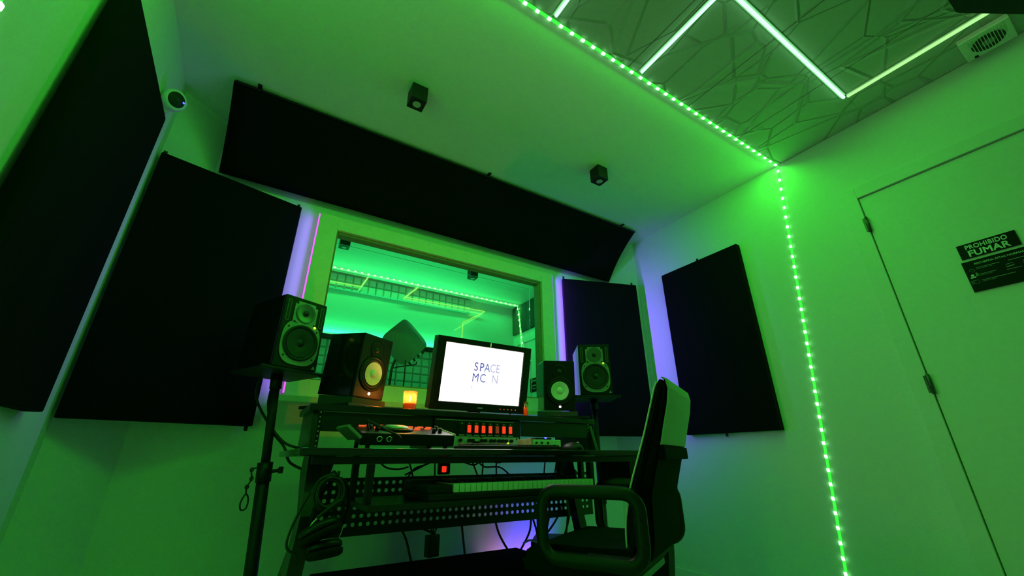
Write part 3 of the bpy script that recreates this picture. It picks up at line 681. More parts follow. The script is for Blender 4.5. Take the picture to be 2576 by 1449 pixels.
o = MB(at(0.322, 1.61, TZ + 0.062, 0.15) @ Matrix.Rotation(math.radians(38), 4, 'Y')).box((0.01, 0.03, 0.0), (0.066, 0.12, 0.012), 0.004).build('phone', GREYP)
tag(o, 'grey phone leaning against the left end of the controller', 'phone')
o = MB().tube([(0.40, 1.66, 0.80), (0.385, 1.64, 0.83), (0.40, 1.62, 0.825), (0.45, 1.575, 0.795), (0.49, 1.565, 0.775), (0.49, 1.575, 0.755)], 0.004, 8).build('cable', RUB)
tag(o, 'black cable looping over the left end of the controller', 'cable')
kb = thing('computer_keyboard', 'flat black computer keyboard on the desk under the preamp', 'keyboard', at(0.735, 1.49, TZ, 0, 0))
MB().lohi((0, 0, 0.0), (0.45, 0.14, 0.014), 0.004).build('case', BLK, kb)
mb = MB()
for r in range(5):
    for c in range(22): mb.lohi((0.012 + c * 0.0194, 0.012 + r * 0.024, 0.0135), (0.012 + c * 0.0194 + 0.0165, 0.012 + r * 0.024 + 0.02, 0.019), 0.001)
mb.build('keys', BLKM, kb)
ai = thing('audio_interface', 'small white audio box with wooden cheek beside the keyboard', 'audio interface', at(1.118, 1.625, TZ))
MB().lohi((0.0, 0.0, 0.003), (0.16, 0.11, 0.046), 0.002).build('case', WHITE, ai)
MB().lohi((-0.008, -0.002, 0.001), (-0.0005, 0.112, 0.05), 0.002).build('wooden_cheek', WOOD, ai)
for k, (x, z) in enumerate(((0.02, 0.032), (0.05, 0.032), (0.085, 0.032), (0.02, 0.014), (0.05, 0.014), (0.14, 0.014))): MB().cyl((x, -0.0003, z), (x, -0.004, z), 0.005, 14).build('jack', BLK, ai)
MB().cyl((0.115, -0.0003, 0.016), (0.115, -0.014, 0.016), 0.009, 16).build('knob', BLK, ai)
MB().lohi((0.04, 0.03, 0.0465), (0.13, 0.08, 0.056), 0.003).build('cover', BLK, ai)
MB().box((0.095, 0.031, 0.0555), (0.012, 0.006, 0.006), 0.002).build('status_led', E_BLUE, ai)
ms = thing('computer_mouse', 'black computer mouse at the right end of the desk', 'mouse', at(1.345, 1.62, TZ, 0.3))
mb = MB(); X = Matrix.Diagonal((0.034, 0.056, 0.036, 1))
mb.lathe([(1.0, 0.0), (1.02, 0.25), (0.93, 0.6), (0.65, 0.9), (0.3, 1.0), (0.0, 1.02)], 28, X); mb.build('shell', BLK, ms)
MB().cyl((-0.004, -0.03, 0.033), (0.004, -0.03, 0.033), 0.006, 14).build('scroll_wheel', GREYP, ms)

# MIDI keyboard on the tray
mk = thing('midi_keyboard', 'black piano keyboard controller with 29 white keys on the tray', 'piano keyboard', at(0.575, 1.462, 0.5665))
MB().lohi((0.0, 0.0, 0.0), (0.76, 0.26, 0.022), 0.005).build('case', BLK, mk)
MB().lohi((0.0, 0.175, 0.0225), (0.76, 0.26, 0.060), 0.006).build('control_panel', BLK, mk)
MB().lohi((0.0, 0.012, 0.0225), (0.092, 0.174, 0.050), 0.004).build('left_block', BLK, mk)
MB().lohi((0.748, 0.012, 0.0225), (0.76, 0.174, 0.052), 0.003).build('right_cheek', BLK, mk)
kw = 0.02255
key0 = MB().lohi((0.0, 0.008, 0.024), (kw - 0.0024, 0.172, 0.052), 0.0015).build('white_key', KEYW, mk); key0.location = (0.096, 0, 0)
for k in range(1, 29):
    c = key0.copy(); COL.objects.link(c); c.parent = mk; c.location = (0.096 + k * kw, 0, 0)
bk0 = MB().lohi((-0.0065, 0.07, 0.0525), (0.0065, 0.172, 0.063), 0.0015).build('black_key', BLK, mk); first = True
for k in range(1, 29):
    if k % 7 in (1, 2, 4, 5, 6):
        x = 0.096 + k * kw
        if first: bk0.location = (x, 0, 0); first = False
        else:
            c = bk0.copy(); COL.objects.link(c); c.parent = mk; c.location = (x, 0, 0)

# ------------------------------------------------------------------ things on the shelf
def board(x, y, rz, lb):
    o = MB(at(x, y, SZ, rz)).lohi((-0.15, -0.15, 0.0005), (0.15, 0.15, 0.014), 0.003).build('speaker_board', DESK); tag(o, lb, 'board', 'boards under the desk speakers')
A30 = math.radians(30)
def hs_pos(xl, yl, ang):  # root at the middle of the front bottom edge
    return xl + 0.0925 * math.cos(ang), yl + 0.0925 * math.sin(ang)
TILT = math.radians(6)
def pad(x, y, rz, lb):
    o = MB(at(x, y, SZ + 0.0145, rz)).prism([(-0.012, 0), (0.20, 0), (0.20, 0.052), (-0.012, 0.030)], 0.20, Matrix.Translation((-0.10, 0, 0)) @ Matrix(((0, 0, 1, 0), (1, 0, 0, 0), (0, 1, 0, 0), (0, 0, 0, 1)))).build('isolation_pad', FOAMD)
    tag(o, lb, 'foam pad', 'foam wedges under the desk speakers')
def small_speaker(M, lb):
    r = thing('studio_monitor', lb, 'speaker', M, 'white coned speakers on the desk shelf')
    MB().lohi((-0.0925, 0.012, 0), (0.0925, 0.222, 0.285), 0.006).build('cabinet', VINYL, r)
    MB().lohi((-0.0925, 0.0, 0), (0.0925, 0.013, 0.285), 0.005).build('baffle', BLK, r)
    F = Matrix.Rotation(PI / 2, 4, 'X')
    wz, tz = 0.112, 0.222
    wf = MB().lathe([(0.078, 0.0), (0.080, 0.004), (0.072, 0.006), (0.068, 0.002)], 48, Matrix.Translation((0, -0.0003, wz)) @ F).build('woofer_frame', BLK, r)
    MB().lathe([(0.068, 0.001), (0.062, 0.006), (0.055, 0.003), (0.052, -0.004)], 48, Matrix.Translation((0, -0.001, wz)) @ F).build('surround', RUB, wf)
    MB().lathe([(0.0525, 0.004), (0.020, 0.0008), (0.0195, 0.0005)], 48, Matrix.Translation((0, -0.002, wz)) @ F).build('cone', WCONE, wf)
    MB().lathe([(0.0205, 0.0005), (0.015, 0.006), (0.007, 0.0085), (0.0, 0.009)], 32, Matrix.Translation((0, -0.002, wz)) @ F).build('dust_cap', WCONE, wf)
    wg = MB().lathe([(0.041, 0.0), (0.041, 0.003), (0.036, 0.003), (0.026, 0.0005), (0.015, 0.0008)], 40, Matrix.Translation((0, -0.0003, tz)) @ F).build('waveguide', BLK, r)
    MB().lathe([(0.014, 0.001), (0.009, 0.006), (0.0, 0.008)], 24, Matrix.Translation((0, -0.0003, tz)) @ F).build('tweeter', CONE, wg)
    MB().cyl((0, 0.0, 0.022), (0, -0.003, 0.022), 0.0065, 16).build('logo_light', E_WHT, r)
    for sx in (-1, 1):
        for z in (0.05, 0.18): MB().cyl((sx * 0.078, 0, z), (sx * 0.078, -0.002, z), 0.003, 8).build('screw', BLKM, r)
    return r
a = math.radians(32); x, y = hs_pos(0.372, 1.915, a)
board(x - 0.5 * 0.11, y + 0.09, a, 'thin black board under the left desk speaker overhanging the shelf end'); pad(x, y, a, 'dark foam wedge under the left desk speaker')
hs = small_speaker(at(x, y, SZ + 0.048, a, TILT), 'black desk speaker with white cone, left of the computer monitor')
area('logo_glow', hs, hs.matrix_world @ Vector((0, -0.005, 0.022)), hs.matrix_world.to_3x3() @ Vector((0, -1, 0)), 0.01, 0.01, 0.02, (1.0, 0.9, 0.7))
a = math.radians(-26); x, y = hs_pos(1.445, 1.975, a)
board(x + 0.04, y + 0.07, a, 'thin black board under the right desk speaker at the shelf end'); pad(x, y, a, 'dark foam wedge under the right desk speaker')
h2 = small_speaker(at(x, y, SZ + 0.048, a, TILT), 'black desk speaker with white cone, right of the computer monitor')
area('logo_glow', h2, h2.matrix_world @ Vector((0, -0.005, 0.022)), h2.matrix_world.to_3x3() @ Vector((0, -1, 0)), 0.01, 0.01, 0.02, (1.0, 0.9, 0.7))

# computer monitor
mo = thing('computer_monitor', 'black computer monitor with a glowing white screen on the desk shelf', 'monitor', at(1.025, 1.975, SZ + 0.022, 0, math.radians(12)))
W2, H = 0.282, 0.362
MB().lohi((-W2, 0.0, 0.0), (W2, 0.05, H), 0.006).build('housing', BLK, mo)
mb = MB().lohi((-W2, -0.010, 0), (W2, -0.0005, 0.040), 0.003).lohi((-W2, -0.010, H - 0.028), (W2, -0.0005, H), 0.003)
mb.lohi((-W2, -0.010, 0.040), (-W2 + 0.046, -0.0005, H - 0.028)).lohi((W2 - 0.046, -0.010, 0.040), (W2, -0.0005, H - 0.028)); bz = mb.build('bezel', BLK, mo)
sc_ = MB().lohi((-W2 + 0.047, -0.004, 0.041), (W2 - 0.047, -0.0006, H - 0.029)).build('screen', E_SCR, mo)
def scr(x, z): return Matrix.Translation((x, -0.0048, z)) @ FACE_NEG_Y
for ch, x, m_ in (('S', -0.050, INK), ('P', -0.017, INK), ('A', 0.016, INK2), ('C', 0.050, INK3), ('E', 0.081, INK3)):
    text_mesh('screen_letter', ch, 0.063, scr(x, 0.224), m_, sc_, sx=0.84, bold=0.0 if ch == 'M' else 0.0004)
for ch, x, m_ in (('M', -0.047, INK), ('C', -0.004, INK2), ('N', 0.070, INK3)):
    text_mesh('screen_letter', ch, 0.063, scr(x, 0.168), m_, sc_, sx=0.84, bold=0.0 if ch == 'M' else 0.0004)
text_mesh('screen_letter', 'v', 0.03, scr(-0.062, 0.122), INK3, sc_)
MB().lohi((-0.018, -0.0112, 0.016), (0.012, -0.0102, 0.021)).build('badge', SILV, bz)
for k in range(5): MB().lohi((0.115 + k * 0.024, -0.0114, 0.017), (0.121 + k * 0.024, -0.0102, 0.021)).build('button_led', E_ORNG, bz)
MB().lohi((0.017, -0.0114, H - 0.025), (0.021, -0.0102, H - 0.004)).build('webcam_light', E_THIN, bz)
MB().lohi((-0.035, 0.0505, -0.012), (0.035, 0.075, 0.2), 0.004).build('neck', BLK, mo)
MB(Matrix.Rotation(math.radians(-12), 4, 'X')).lohi((-0.12, -0.03, -0.0212), (0.12, 0.15, -0.014), 0.003).build('base', BLK, mo)
area('screen_glow', mo, mo.matrix_world @ Vector((0, -0.012, 0.187)), mo.matrix_world.to_3x3() @ Vector((0, -1, 0)), 0.46, 0.28, 1.6, (1.0, 0.95, 0.82))

# candles
def cmat():
    m = bpy.data.materials.new('tumbler glass'); m.use_nodes = True; nt = m.node_tree; nt.nodes.clear()
    out = nt.nodes.new('ShaderNodeOutputMaterial'); mix = nt.nodes.new('ShaderNodeMixShader'); lw = nt.nodes.new('ShaderNodeLayerWeight'); lw.inputs[0].default_value = 0.35
    tr = nt.nodes.new('ShaderNodeBsdfTransparent'); tr.inputs[0].default_value = (1.0, 0.82, 0.6, 1); gl = nt.nodes.new('ShaderNodeBsdfGlossy'); gl.inputs['Roughness'].default_value = 0.08; gl.inputs['Color'].default_value = (1, 0.75, 0.5, 1)
    nt.links.new(lw.outputs['Facing'], mix.inputs[0]); nt.links.new(tr.outputs[0], mix.inputs[1]); nt.links.new(gl.outputs[0], mix.inputs[2]); tl = nt.nodes.new('ShaderNodeBsdfTranslucent'); tl.inputs[0].default_value = (1.0, 0.55, 0.25, 1); m2 = nt.nodes.new('ShaderNodeMixShader'); m2.inputs[0].default_value = 0.13
    nt.links.new(mix.outputs[0], m2.inputs[1]); nt.links.new(tl.outputs[0], m2.inputs[2]); nt.links.new(m2.outputs[0], out.inputs[0]); return m
CUP = cmat()
def candle(x, y, r, h, lb, flame=True, z=SZ):
    c = thing('candle', lb, 'candle', at(x, y, z))
    MB().lathe([(0, 0.0005), (r, 0.0005), (r * 1.08, h), (r * 1.02, h), (r * 0.93, 0.006), (0, 0.006)], 28).build('glass', CUP, c)
    wh = h * (0.40 if flame else 0.66)
    wx = MB().lathe([(0, 0.0065), (r * 0.92, 0.0065), (r * 0.94, wh), (0, wh)], 24).build('wax', WAX, c)
    MB().cyl((0, 0, wh), (0, 0, wh + 0.008), 0.0012, 6).build('wick', RUB, wx)
    if flame:
        MB().lathe([(0, 0), (0.006, 0.007), (0.007, 0.012), (0.004, 0.021), (0, 0.031)], 16, Matrix.Translation((0, 0, wh + 0.006))).build('flame', E_FLM, c)
        point('flame_light', c, (0, 0, wh + 0.034), 1.7, (1.0, 0.45, 0.10), 0.006)
    return c
candle(0.636, 1.93, 0.030, 0.088, 'lit red candle in a glass tumbler left of the computer monitor')
candle(1.300, 1.95, 0.013, 0.085, 'small red candle in a narrow glass right of the computer monitor', False)

# ------------------------------------------------------------------ speakers on stands
def big_speaker():
    r = thing('loudspeaker', 'grey faced black loudspeaker on the left stand in front of the corner panel', 'speaker', None, 'loudspeakers on stands')
    MB().lohi((-0.10, 0.010, 0), (0.10, 0.275, 0.315), 0.004).build('cabinet', VINYL, r)
    MB().lohi((-0.10, 0.0, 0), (0.10, 0.0105, 0.315), 0.004).build('baffle', BLK, r)
    F = Matrix.Rotation(PI / 2, 4, 'X')
    wz, tz = 0.112, 0.248
    P = []
    for k in range(40):
        t = 2 * PI * k / 40; n = 3.0
        P.append((0.088 * math.copysign(abs(math.cos(t)) ** (2 / n), math.cos(t)), 0.098 * math.copysign(abs(math.sin(t)) ** (2 / n), math.sin(t))))
    wp = MB().prism(P, 0.005, Matrix.Translation((0, -0.0005, wz)) @ F).build('woofer_plate', GREYP, r)
    P = [(-0.042, -0.06), (0.042, -0.06), (0.055, -0.042), (0.055, 0.035), (0.04, 0.05), (-0.04, 0.05), (-0.055, 0.035), (-0.055, -0.042)]
    tp = MB().prism(P, 0.004, Matrix.Translation((0, -0.0005, tz)) @ F, 0.001).build('tweeter_plate', GREYP, r)
    MB().lathe([(0.079, 0.0), (0.079, 0.006), (0.073, 0.007), (0.066, 0.002), (0.063, 0.0)], 48, Matrix.Translation((0, -0.0056, wz)) @ F).build('surround', RUB, wp)
    MB().lathe([(0.0635, 0.0025), (0.045, 0.0012), (0.018, 0.0002), (0.0175, 0.0)], 48, Matrix.Translation((0, -0.0062, wz)) @ F).build('cone', CONE, wp)
    MB().lathe([(0.018, 0.0), (0.013, 0.006), (0.0, 0.009)], 28, Matrix.Translation((0, -0.0064, wz)) @ F).build('dust_cap', CONE, wp)
    MB().lathe([(0.046, 0.004), (0.042, 0.0045), (0.032, 0.002), (0.018, 0.0006), (0.013, 0.0006)], 40, Matrix.Translation((0, -0.0046, tz)) @ F).build('waveguide', mat('satin horn', (0.16, 0.17, 0.17), 0.22, metal=0.5), tp)
    MB().lathe([(0.013, 0.0), (0.012, 0.005), (0.007, 0.009), (0.0, 0.010)], 24, Matrix.Translation((0, -0.0055, tz)) @ F).build('tweeter', CONE, tp)
    for sx in (-1, 1):
        P = [(0.0055 * math.cos(t), 0.042 * (1 if math.sin(t) > 0 else -1) + 0.0055 * math.sin(t)) for t in [2 * PI * (k + .5) / 20 for k in range(20)]]
        pm = MB().prism([(p[0] * 1.35, p[1] * 1.04) for p in P], 0.0015, Matrix.Translation((sx * 0.079, -0.0003, 0.248)) @ F).build('port_rim', GREYP, r)
        MB().prism(P, 0.001, Matrix.Translation((sx * 0.079, -0.0019, 0.248)) @ F).build('port_slot', RUB, pm)
        for dx, z in ((0.046, 0.288), (0.046, 0.202), (0.066, 0.175), (0.066, 0.048)):
            MB().cyl((sx * dx, -0.0045, z), (sx * dx, -0.0068, z), 0.0042, 10).build('screw', BLK, tp if z > 0.19 else wp)
    MB().cyl((0.052, -0.0045, 0.193), (0.052, -0.009, 0.193), 0.0055, 14).build('power_led', E_YG, r)
    MB().prism([(-0.009, -0.005), (0.009, -0.005), (0.0, 0.011)], 0.001, Matrix.Translation((0.083, -0.0003, 0.014)) @ F).build('badge', GREYP, r)
    MB().lohi((-0.052, -0.0055, 0.196), (-0.030, -0.0046, 0.200)).build('slot', BLK, r)
    return r
bs = big_speaker()
a = math.radians(26)
xl, yl = 0.045, 1.946
bs.matrix_world = at(xl + 0.10 * math.cos(a), yl + 0.10 * math.sin(a), 1.061, a)
b2 = dup(bs, None, 'grey faced black loudspeaker on the right stand, lit violet on one side')
a2 = math.radians(-33)
b2.matrix_world = at(1.722 + 0.10 * math.cos(a2), 1.968 + 0.10 * math.sin(a2), 1.061, a2)
def speaker_stand(cx, cy, rz, top, foot, lb, clamp):
    s_ = thing('speaker_stand', lb, 'speaker stand', None, 'tripod speaker stands')
    pf = MB(at(cx, cy, top, rz)).lohi((-0.135, -0.135, -0.012), (0.135, 0.135, -0.001), 0.003).build('platform', BLKM, s_)
    for sx in (-1, 1): MB(at(cx, cy, top, rz)).lohi((sx * 0.135 - 0.012, -0.142, -0.016), (sx * 0.135 + 0.012, -0.120, -0.001), 0.003).build('corner_stop', BLK, pf)
    p = Vector((cx, cy, top - 0.012)); q = Vector((foot[0], foot[1], ZF + 0.12)); d = (q - p)
    t = (top - 0.012 - 0.66) / (top - 0.012 - ZF - 0.12) if clamp else 0.55
    c = p + d * t; u = d.normalized()
    MB().cyl(p, p + u * 0.06, 0.024, 20).build('collar', BLK, s_)
    MB().cyl(p, c, 0.0175, 20).build('upper_tube', BLKM, s_)
    MB().cyl(c, q, 0.024, 20).build('lower_tube', BLKM, s_)
    cm = MB().cyl(c - u * 0.03, c + u * 0.045, 0.029, 20).build('clamp', BLK, s_)
    k = MB().cyl(c + Vector((0.02, -0.01, -0.005)), c + Vector((0.06, -0.02, 0.0)), 0.007, 10).cyl(c + Vector((0.05, -0.018, 0)), c + Vector((0.066, -0.022, 0.0)), 0.013, 12)
    k.build('clamp_knob', BLK, cm)
    if clamp:
        pts = [c + Vector((-0.022, -0.015, 0.012)), c + Vector((-0.046, -0.02, 0.002)), c + Vector((-0.040, -0.02, -0.03)), c + Vector((-0.05, -0.02, -0.06)), c + Vector((-0.048, -0.02, -0.085))]
        mb = MB().tube(pts, 0.003, 6)
        for p_ in pts[1:4]: mb.tube([p_ + Vector((0.006 * math.cos(t_), 0, 0.008 * math.sin(t_))) for t_ in (0, 1.57, 3.14, 4.71)], 0.0022, 6, closed=True, sub=3)
        e = pts[-1]; mb.tube([e, e + Vector((-0.012, 0, -0.03)), e + Vector((-0.006, 0, -0.055)), e + Vector((0.010, 0, -0.05)), e + Vector((0.012, 0, -0.02))], 0.003, 6, closed=True)
        mb.build('safety_pin_chain', BLKM, cm)
    for k in range(3):
        an = 2.2 + k * 2 * PI / 3; ex = Vector((math.cos(an), math.sin(an), 0)) * 0.22
        MB().cyl(q + Vector((0, 0, 0.12)), Vector((foot[0], foot[1], ZF + 0.012)) + ex, 0.011, 10).build('leg', BLKM, s_)
    return s_
n_ = Vector((math.sin(a), -math.cos(a))); c_ = Vector((xl + 0.10 * math.cos(a), yl + 0.10 * math.sin(a))) - n_ * 0.137
speaker_stand(c_.x + 0.005, c_.y, a, 1.060, (0.150, c_.y - 0.02), 'black tripod speaker stand left of the desk with dangling pin chain', True)
n2_ = Vector((math.sin(a2), -math.cos(a2))); c2_ = Vector((1.722 + 0.10 * math.cos(a2), 1.968 + 0.10 * math.sin(a2))) - n2_ * 0.137
speaker_stand(c2_.x, c2_.y, a2, 1.060, (c2_.x, c2_.y), 'thin black tripod speaker stand behind the right end of the desk', False)

# ------------------------------------------------------------------ things under the desk
o = thing('low_box', 'long low black box on the floor under the desk', 'box')
MB().lohi((0.31, 1.60, ZF), (1.20, 1.90, 0.305), 0.012).build('body', FAB, o)
MB().lohi((0.31, 1.60, 0.3055), (1.20, 1.90, 0.315), 0.004).build('lid', FAB, o)
o = thing('subwoofer', 'black subwoofer box on the floor behind the chair seat', 'subwoofer', at(1.394, 2.065, ZF, math.radians(-41)))
MB().lohi((0, 0, 0.01), (0.205, 0.26, 0.37), 0.008).build('cabinet', BLKM, o)
MB().lathe([(0.0, -0.012), (0.065, -0.002), (0.08, 0.004), (0.09, 0.0)], 36, Matrix.Translation((0.1025, -0.001, 0.19)) @ Matrix.Rotation(PI / 2, 4, 'X')).build('cone', CONE, o)
for fx in (0.03, 0.175): MB().cyl((fx, 0.03, 0), (fx, 0.03, 0.0105), 0.015, 10).build('foot', RUB, o)
for fx in (0.03, 0.175): MB().cyl((fx, 0.23, 0), (fx, 0.23, 0.0105), 0.015, 10).build('foot', RUB, o)
o = thing('light_bar', 'blue led light bar on the floor behind the subwoofer', 'led light')
MB().lohi((1.30, 2.40, ZF), (1.75, 2.43, ZF + 0.03), 0.003).build('housing', BLK, o)
MB().lohi((1.31, 2.405, ZF + 0.0305), (1.74, 2.425, ZF + 0.035)).build('led_tape', E_BLUE, o)
area('led_glow', o, (1.66, 2.415, ZF + 0.045), (0.05, 0.62, 1), 0.10, 0.02, P_BLUE, (0.10, 0.03, 1.0), spread=1.5)
area('led_glow', o, (1.47, 2.415, ZF + 0.045), (-0.1, 0.62, 1), 0.06, 0.02, P_BLUE * 0.10, (0.75, 0.32, 0.8), spread=1.4)
ps = thing('power_strip', 'black power strip with a glowing red switch hanging under the desk', 'power strip')
MB().lohi((0.815, 1.96, 0.632), (0.872, 1.984, 0.70), 0.006).build('housing', BLK, ps)
MB().lohi((0.828, 1.954, 0.642), (0.850, 1.9595, 0.668), 0.003).build('switch', E_RED, ps)
o = thing('power_adapter', 'black power adapter hanging on cables under the left half of the desk', 'adapter')
MB(at(0.86, 2.10, 0.33, 0.2)).lohi((-0.03, -0.02, -0.05), (0.03, 0.02, 0.04), 0.006).build('case', BLK, o)
for dx in (-0.015, 0.0, 0.018): MB().tube([(0.86 + dx * 0.3, 2.10, 0.365), (0.86 + dx, 2.09, 0.40), (0.86 + dx * 3, 2.08, 0.425)], 0.004, 6).build('lead', RUB, o)
cab = [  # hanging leads between worktop, panel and floor; each ends on the worktop underside, the panel or the floor
    [(0.56, 2.09, 0.70), (0.60, 2.09, 0.665), (0.66, 2.09, 0.655), (0.71, 2.09, 0.665)], [(0.86, 2.09, 0.70), (0.80, 2.09, 0.675), (0.74, 2.09, 0.655), (0.70, 2.09, 0.60)],
    [(0.85, 2.10, 0.70), (0.77, 2.10, 0.66), (0.70, 2.10, 0.63)], [(0.71, 2.11, 0.70), (0.73, 2.11, 0.66), (0.75, 2.11, 0.60)], [(0.855, 2.12, 0.70), (0.86, 2.12, 0.62), (0.86, 2.12, 0.5)],
    [(1.10, 2.08, 0.70), (1.06, 2.08, 0.67), (0.98, 2.08, 0.69), (0.93, 2.08, 0.70)], [(1.05, 2.10, 0.70), (1.07, 2.10, 0.66), (1.10, 2.10, 0.60)], [(1.12, 2.10, 0.70), (1.12, 2.10, 0.65), (1.115, 2.10, 0.60)],
    [(1.09, 2.12, 0.70), (1.14, 2.12, 0.66), (1.24, 2.12, 0.655), (1.32, 2.12, 0.60)], [(1.22, 2.13, 0.70), (1.22, 2.13, 0.64), (1.225, 2.13, 0.58)], [(1.29, 2.10, 0.70), (1.22, 2.10, 0.68), (1.16, 2.10, 0.69)],
    [(1.55, 2.12, 0.70), (1.54, 2.12, 0.66), (1.53, 2.12, 0.58)], [(1.60, 2.10, 0.70), (1.66, 2.10, 0.66), (1.74, 2.10, 0.64), (1.78, 2.10, 0.60)], [(1.63, 2.12, 0.70), (1.62, 2.12, 0.65), (1.60, 2.12, 0.58)],
    [(1.20, 2.11, 0.42), (1.23, 2.11, 0.34), (1.30, 2.12, 0.25), (1.34, 2.12, 0.22)], [(1.43, 2.11, 0.42), (1.42, 2.11, 0.34), (1.37, 2.12, 0.26), (1.33, 2.12, 0.22)], [(1.43, 2.12, 0.43), (1.47, 2.12, 0.34), (1.50, 2.13, 0.2), (1.53, 2.14, 0.05)],
    [(1.44, 2.10, 0.42), (1.49, 2.10, 0.405), (1.55, 2.10, 0.43)], [(1.56, 2.11, 0.43), (1.53, 2.11, 0.34), (1.45, 2.11, 0.26), (1.36, 2.12, 0.22)], [(1.64, 2.11, 0.44), (1.60, 2.11, 0.38), (1.52, 2.11, 0.31), (1.40, 2.12, 0.23)],
    [(1.70, 2.10, 0.45), (1.68, 2.10, 0.37), (1.63, 2.10, 0.28), (1.56, 2.12, 0.20), (1.47, 2.12, 0.17), (1.36, 2.12, 0.20)], [(1.72, 2.14, 0.45), (1.70, 2.14, 0.34), (1.69, 2.14, 0.24), (1.73, 2.14, 0.1)],
    [(0.62, 2.12, 0.42), (0.72, 2.12, 0.415), (0.80, 2.11, 0.40), (0.85, 2.10, 0.38)], [(0.70, 2.13, 0.42), (0.74, 2.13, 0.36), (0.77, 2.13, 0.28), (0.80, 2.13, 0.2)], [(1.02, 2.13, 0.43), (1.03, 2.13, 0.36), (1.05, 2.13, 0.24), (1.05, 2.13, 0.15)]]
for k, p in enumerate(cab):
    o = MB().tube(p, 0.0042 if k < 14 else 0.0055, 7).build('cable', RUB)
    tag(o, 'thin black cable hanging behind the gap above the piano keyboard' if k < 14 else 'thin black cable drooping below the perforated panel', 'cable', 'cables above the piano keyboard' if k < 14 else 'cables below the perforated panel')
o = MB().tube([(1.30, 1.99, 0.31), (1.29, 1.90, 0.335), (1.245, 1.70, 0.335), (1.15, 1.55, 0.325), (1.14, 1.50, 0.32), (1.15, 1.44, 0.28)], 0.005, 7).build('cable', WHITE)
tag(o, 'pale cable curving over the end of the low black box', 'cable')
# leads from the left loudspeaker to the desk
for p, lb in (([(0.03, 2.16, 1.09), (0.012, 2.17, 1.0), (0.03, 2.16, 0.93), (0.09, 2.12, 0.84), (0.16, 2.08, 0.765), (0.235, 2.04, 0.74)], 'upper black speaker lead swinging from the left stand to the desk'),
              ([(0.075, 2.19, 1.045), (0.07, 2.19, 0.95), (0.085, 2.17, 0.88), (0.11, 2.13, 0.81), (0.16, 2.08, 0.75), (0.19, 2.06, 0.69), (0.245, 2.02, 0.66)], 'lower black speaker lead swinging from the left stand to the desk')):
    tag(MB().tube(p, 0.0055, 8).build('cable', RUB), lb, 'cable')
o = MB().tube([(1.30, 2.14, 0.918), (1.32, 2.13, 0.96), (1.35, 2.12, 1.02), (1.385, 2.12, 1.06), (1.43, 2.14, 1.06)], 0.005, 7).build('cable', RUB)
tag(o, 'black lead rising behind the right desk speaker', 'cable')

# headphones and coiled lead on the left leg
hp = thing('headphones', 'black headphones hanging on a hook at the left front of the desk', 'headphones')
HY = 1.40
MB().tube([(0.262, HY + 0.09, 0.66), (0.262, HY + 0.05, 0.665), (0.262, HY - 0.01, 0.655), (0.262, HY - 0.02, 0.668)], 0.004, 8).build('hook', BLKM, hp)
pts = [(0.210, HY, 0.535), (0.222, HY, 0.60), (0.262, HY, 0.648), (0.298, HY, 0.622), (0.305, HY, 0.575), (0.298, HY, 0.53)]
MB().tube(pts, 0.005, 10, rx=0.016, up=(0.3, 0, 1)).build('headband', LEATH, hp)
for (cx, cz, tx, tz, r) in ((0.235, 0.524, 0.93, 0.36, 0.056), (0.256, 0.478, 0.99, 0.08, 0.048)):
    ax = Vector((-tz, 0.25, tx)).normalized()
    X = Matrix.Translation((cx, HY, cz)) @ ax.to_track_quat('Z', 'Y').to_matrix().to_4x4()
    ec = MB().lathe([(0, 0.012), (r * 0.75, 0.012), (r * 0.95, 0.004), (r * 0.95, -0.006), (0, -0.006)], 32, X).build('ear_cup', BLK, hp)
    MB().lathe([(r * 0.55, -0.006), (r * 0.8, -0.006), (r, -0.013), (r * 0.98, -0.024), (r * 0.8, -0.029), (r * 0.5, -0.026), (0, -0.024)], 32, X).build('ear_cushion', LEATH, ec)
MB().tube([(0.298, HY, 0.53), (0.293, HY - 0.01, 0.51), (0.287, HY - 0.01, 0.495)], 0.002, 6).build('yoke', STEEL, hp)
cl = thing('coiled_cable', 'coiled black headphone lead with a bright jack plug on the left desk leg', 'cable')
pts = []
for k in range(5 * 14):
    t = 2 * PI * k / 14; r = 0.036 + 0.006 * math.sin(k * 0.37); pts.append((0.243 + r * math.cos(t), HY - 0.005 - 0.0045 * (k % 14) / 14 - 0.004 * (k // 14) * 0.8, 0.612 + r * 1.1 * math.sin(t)))
MB().tube(pts, 0.0035, 7, sub=2).build('coil', RUB, cl)
MB().tube([pts[-1], (0.245, HY - 0.03, 0.572), (0.228, HY - 0.03, 0.558), (0.222, HY - 0.03, 0.553)], 0.005, 8).build('strain_relief', RUB, cl)
MB().cyl((0.222, HY - 0.03, 0.553), (0.208, HY - 0.03, 0.536), 0.0032, 10).cyl((0.208, HY - 0.03, 0.536), (0.2045, HY - 0.03, 0.532), 0.0022, 10, 0.0005).build('jack_plug', STEEL, cl)
MB().tube([(0.205, HY + 0.02, 0.62), (0.185, HY + 0.02, 0.58), (0.165, HY + 0.02, 0.52), (0.163, HY + 0.02, 0.48), (0.19, HY + 0.02, 0.46)], 0.0035, 7).build('lead', RUB, cl)

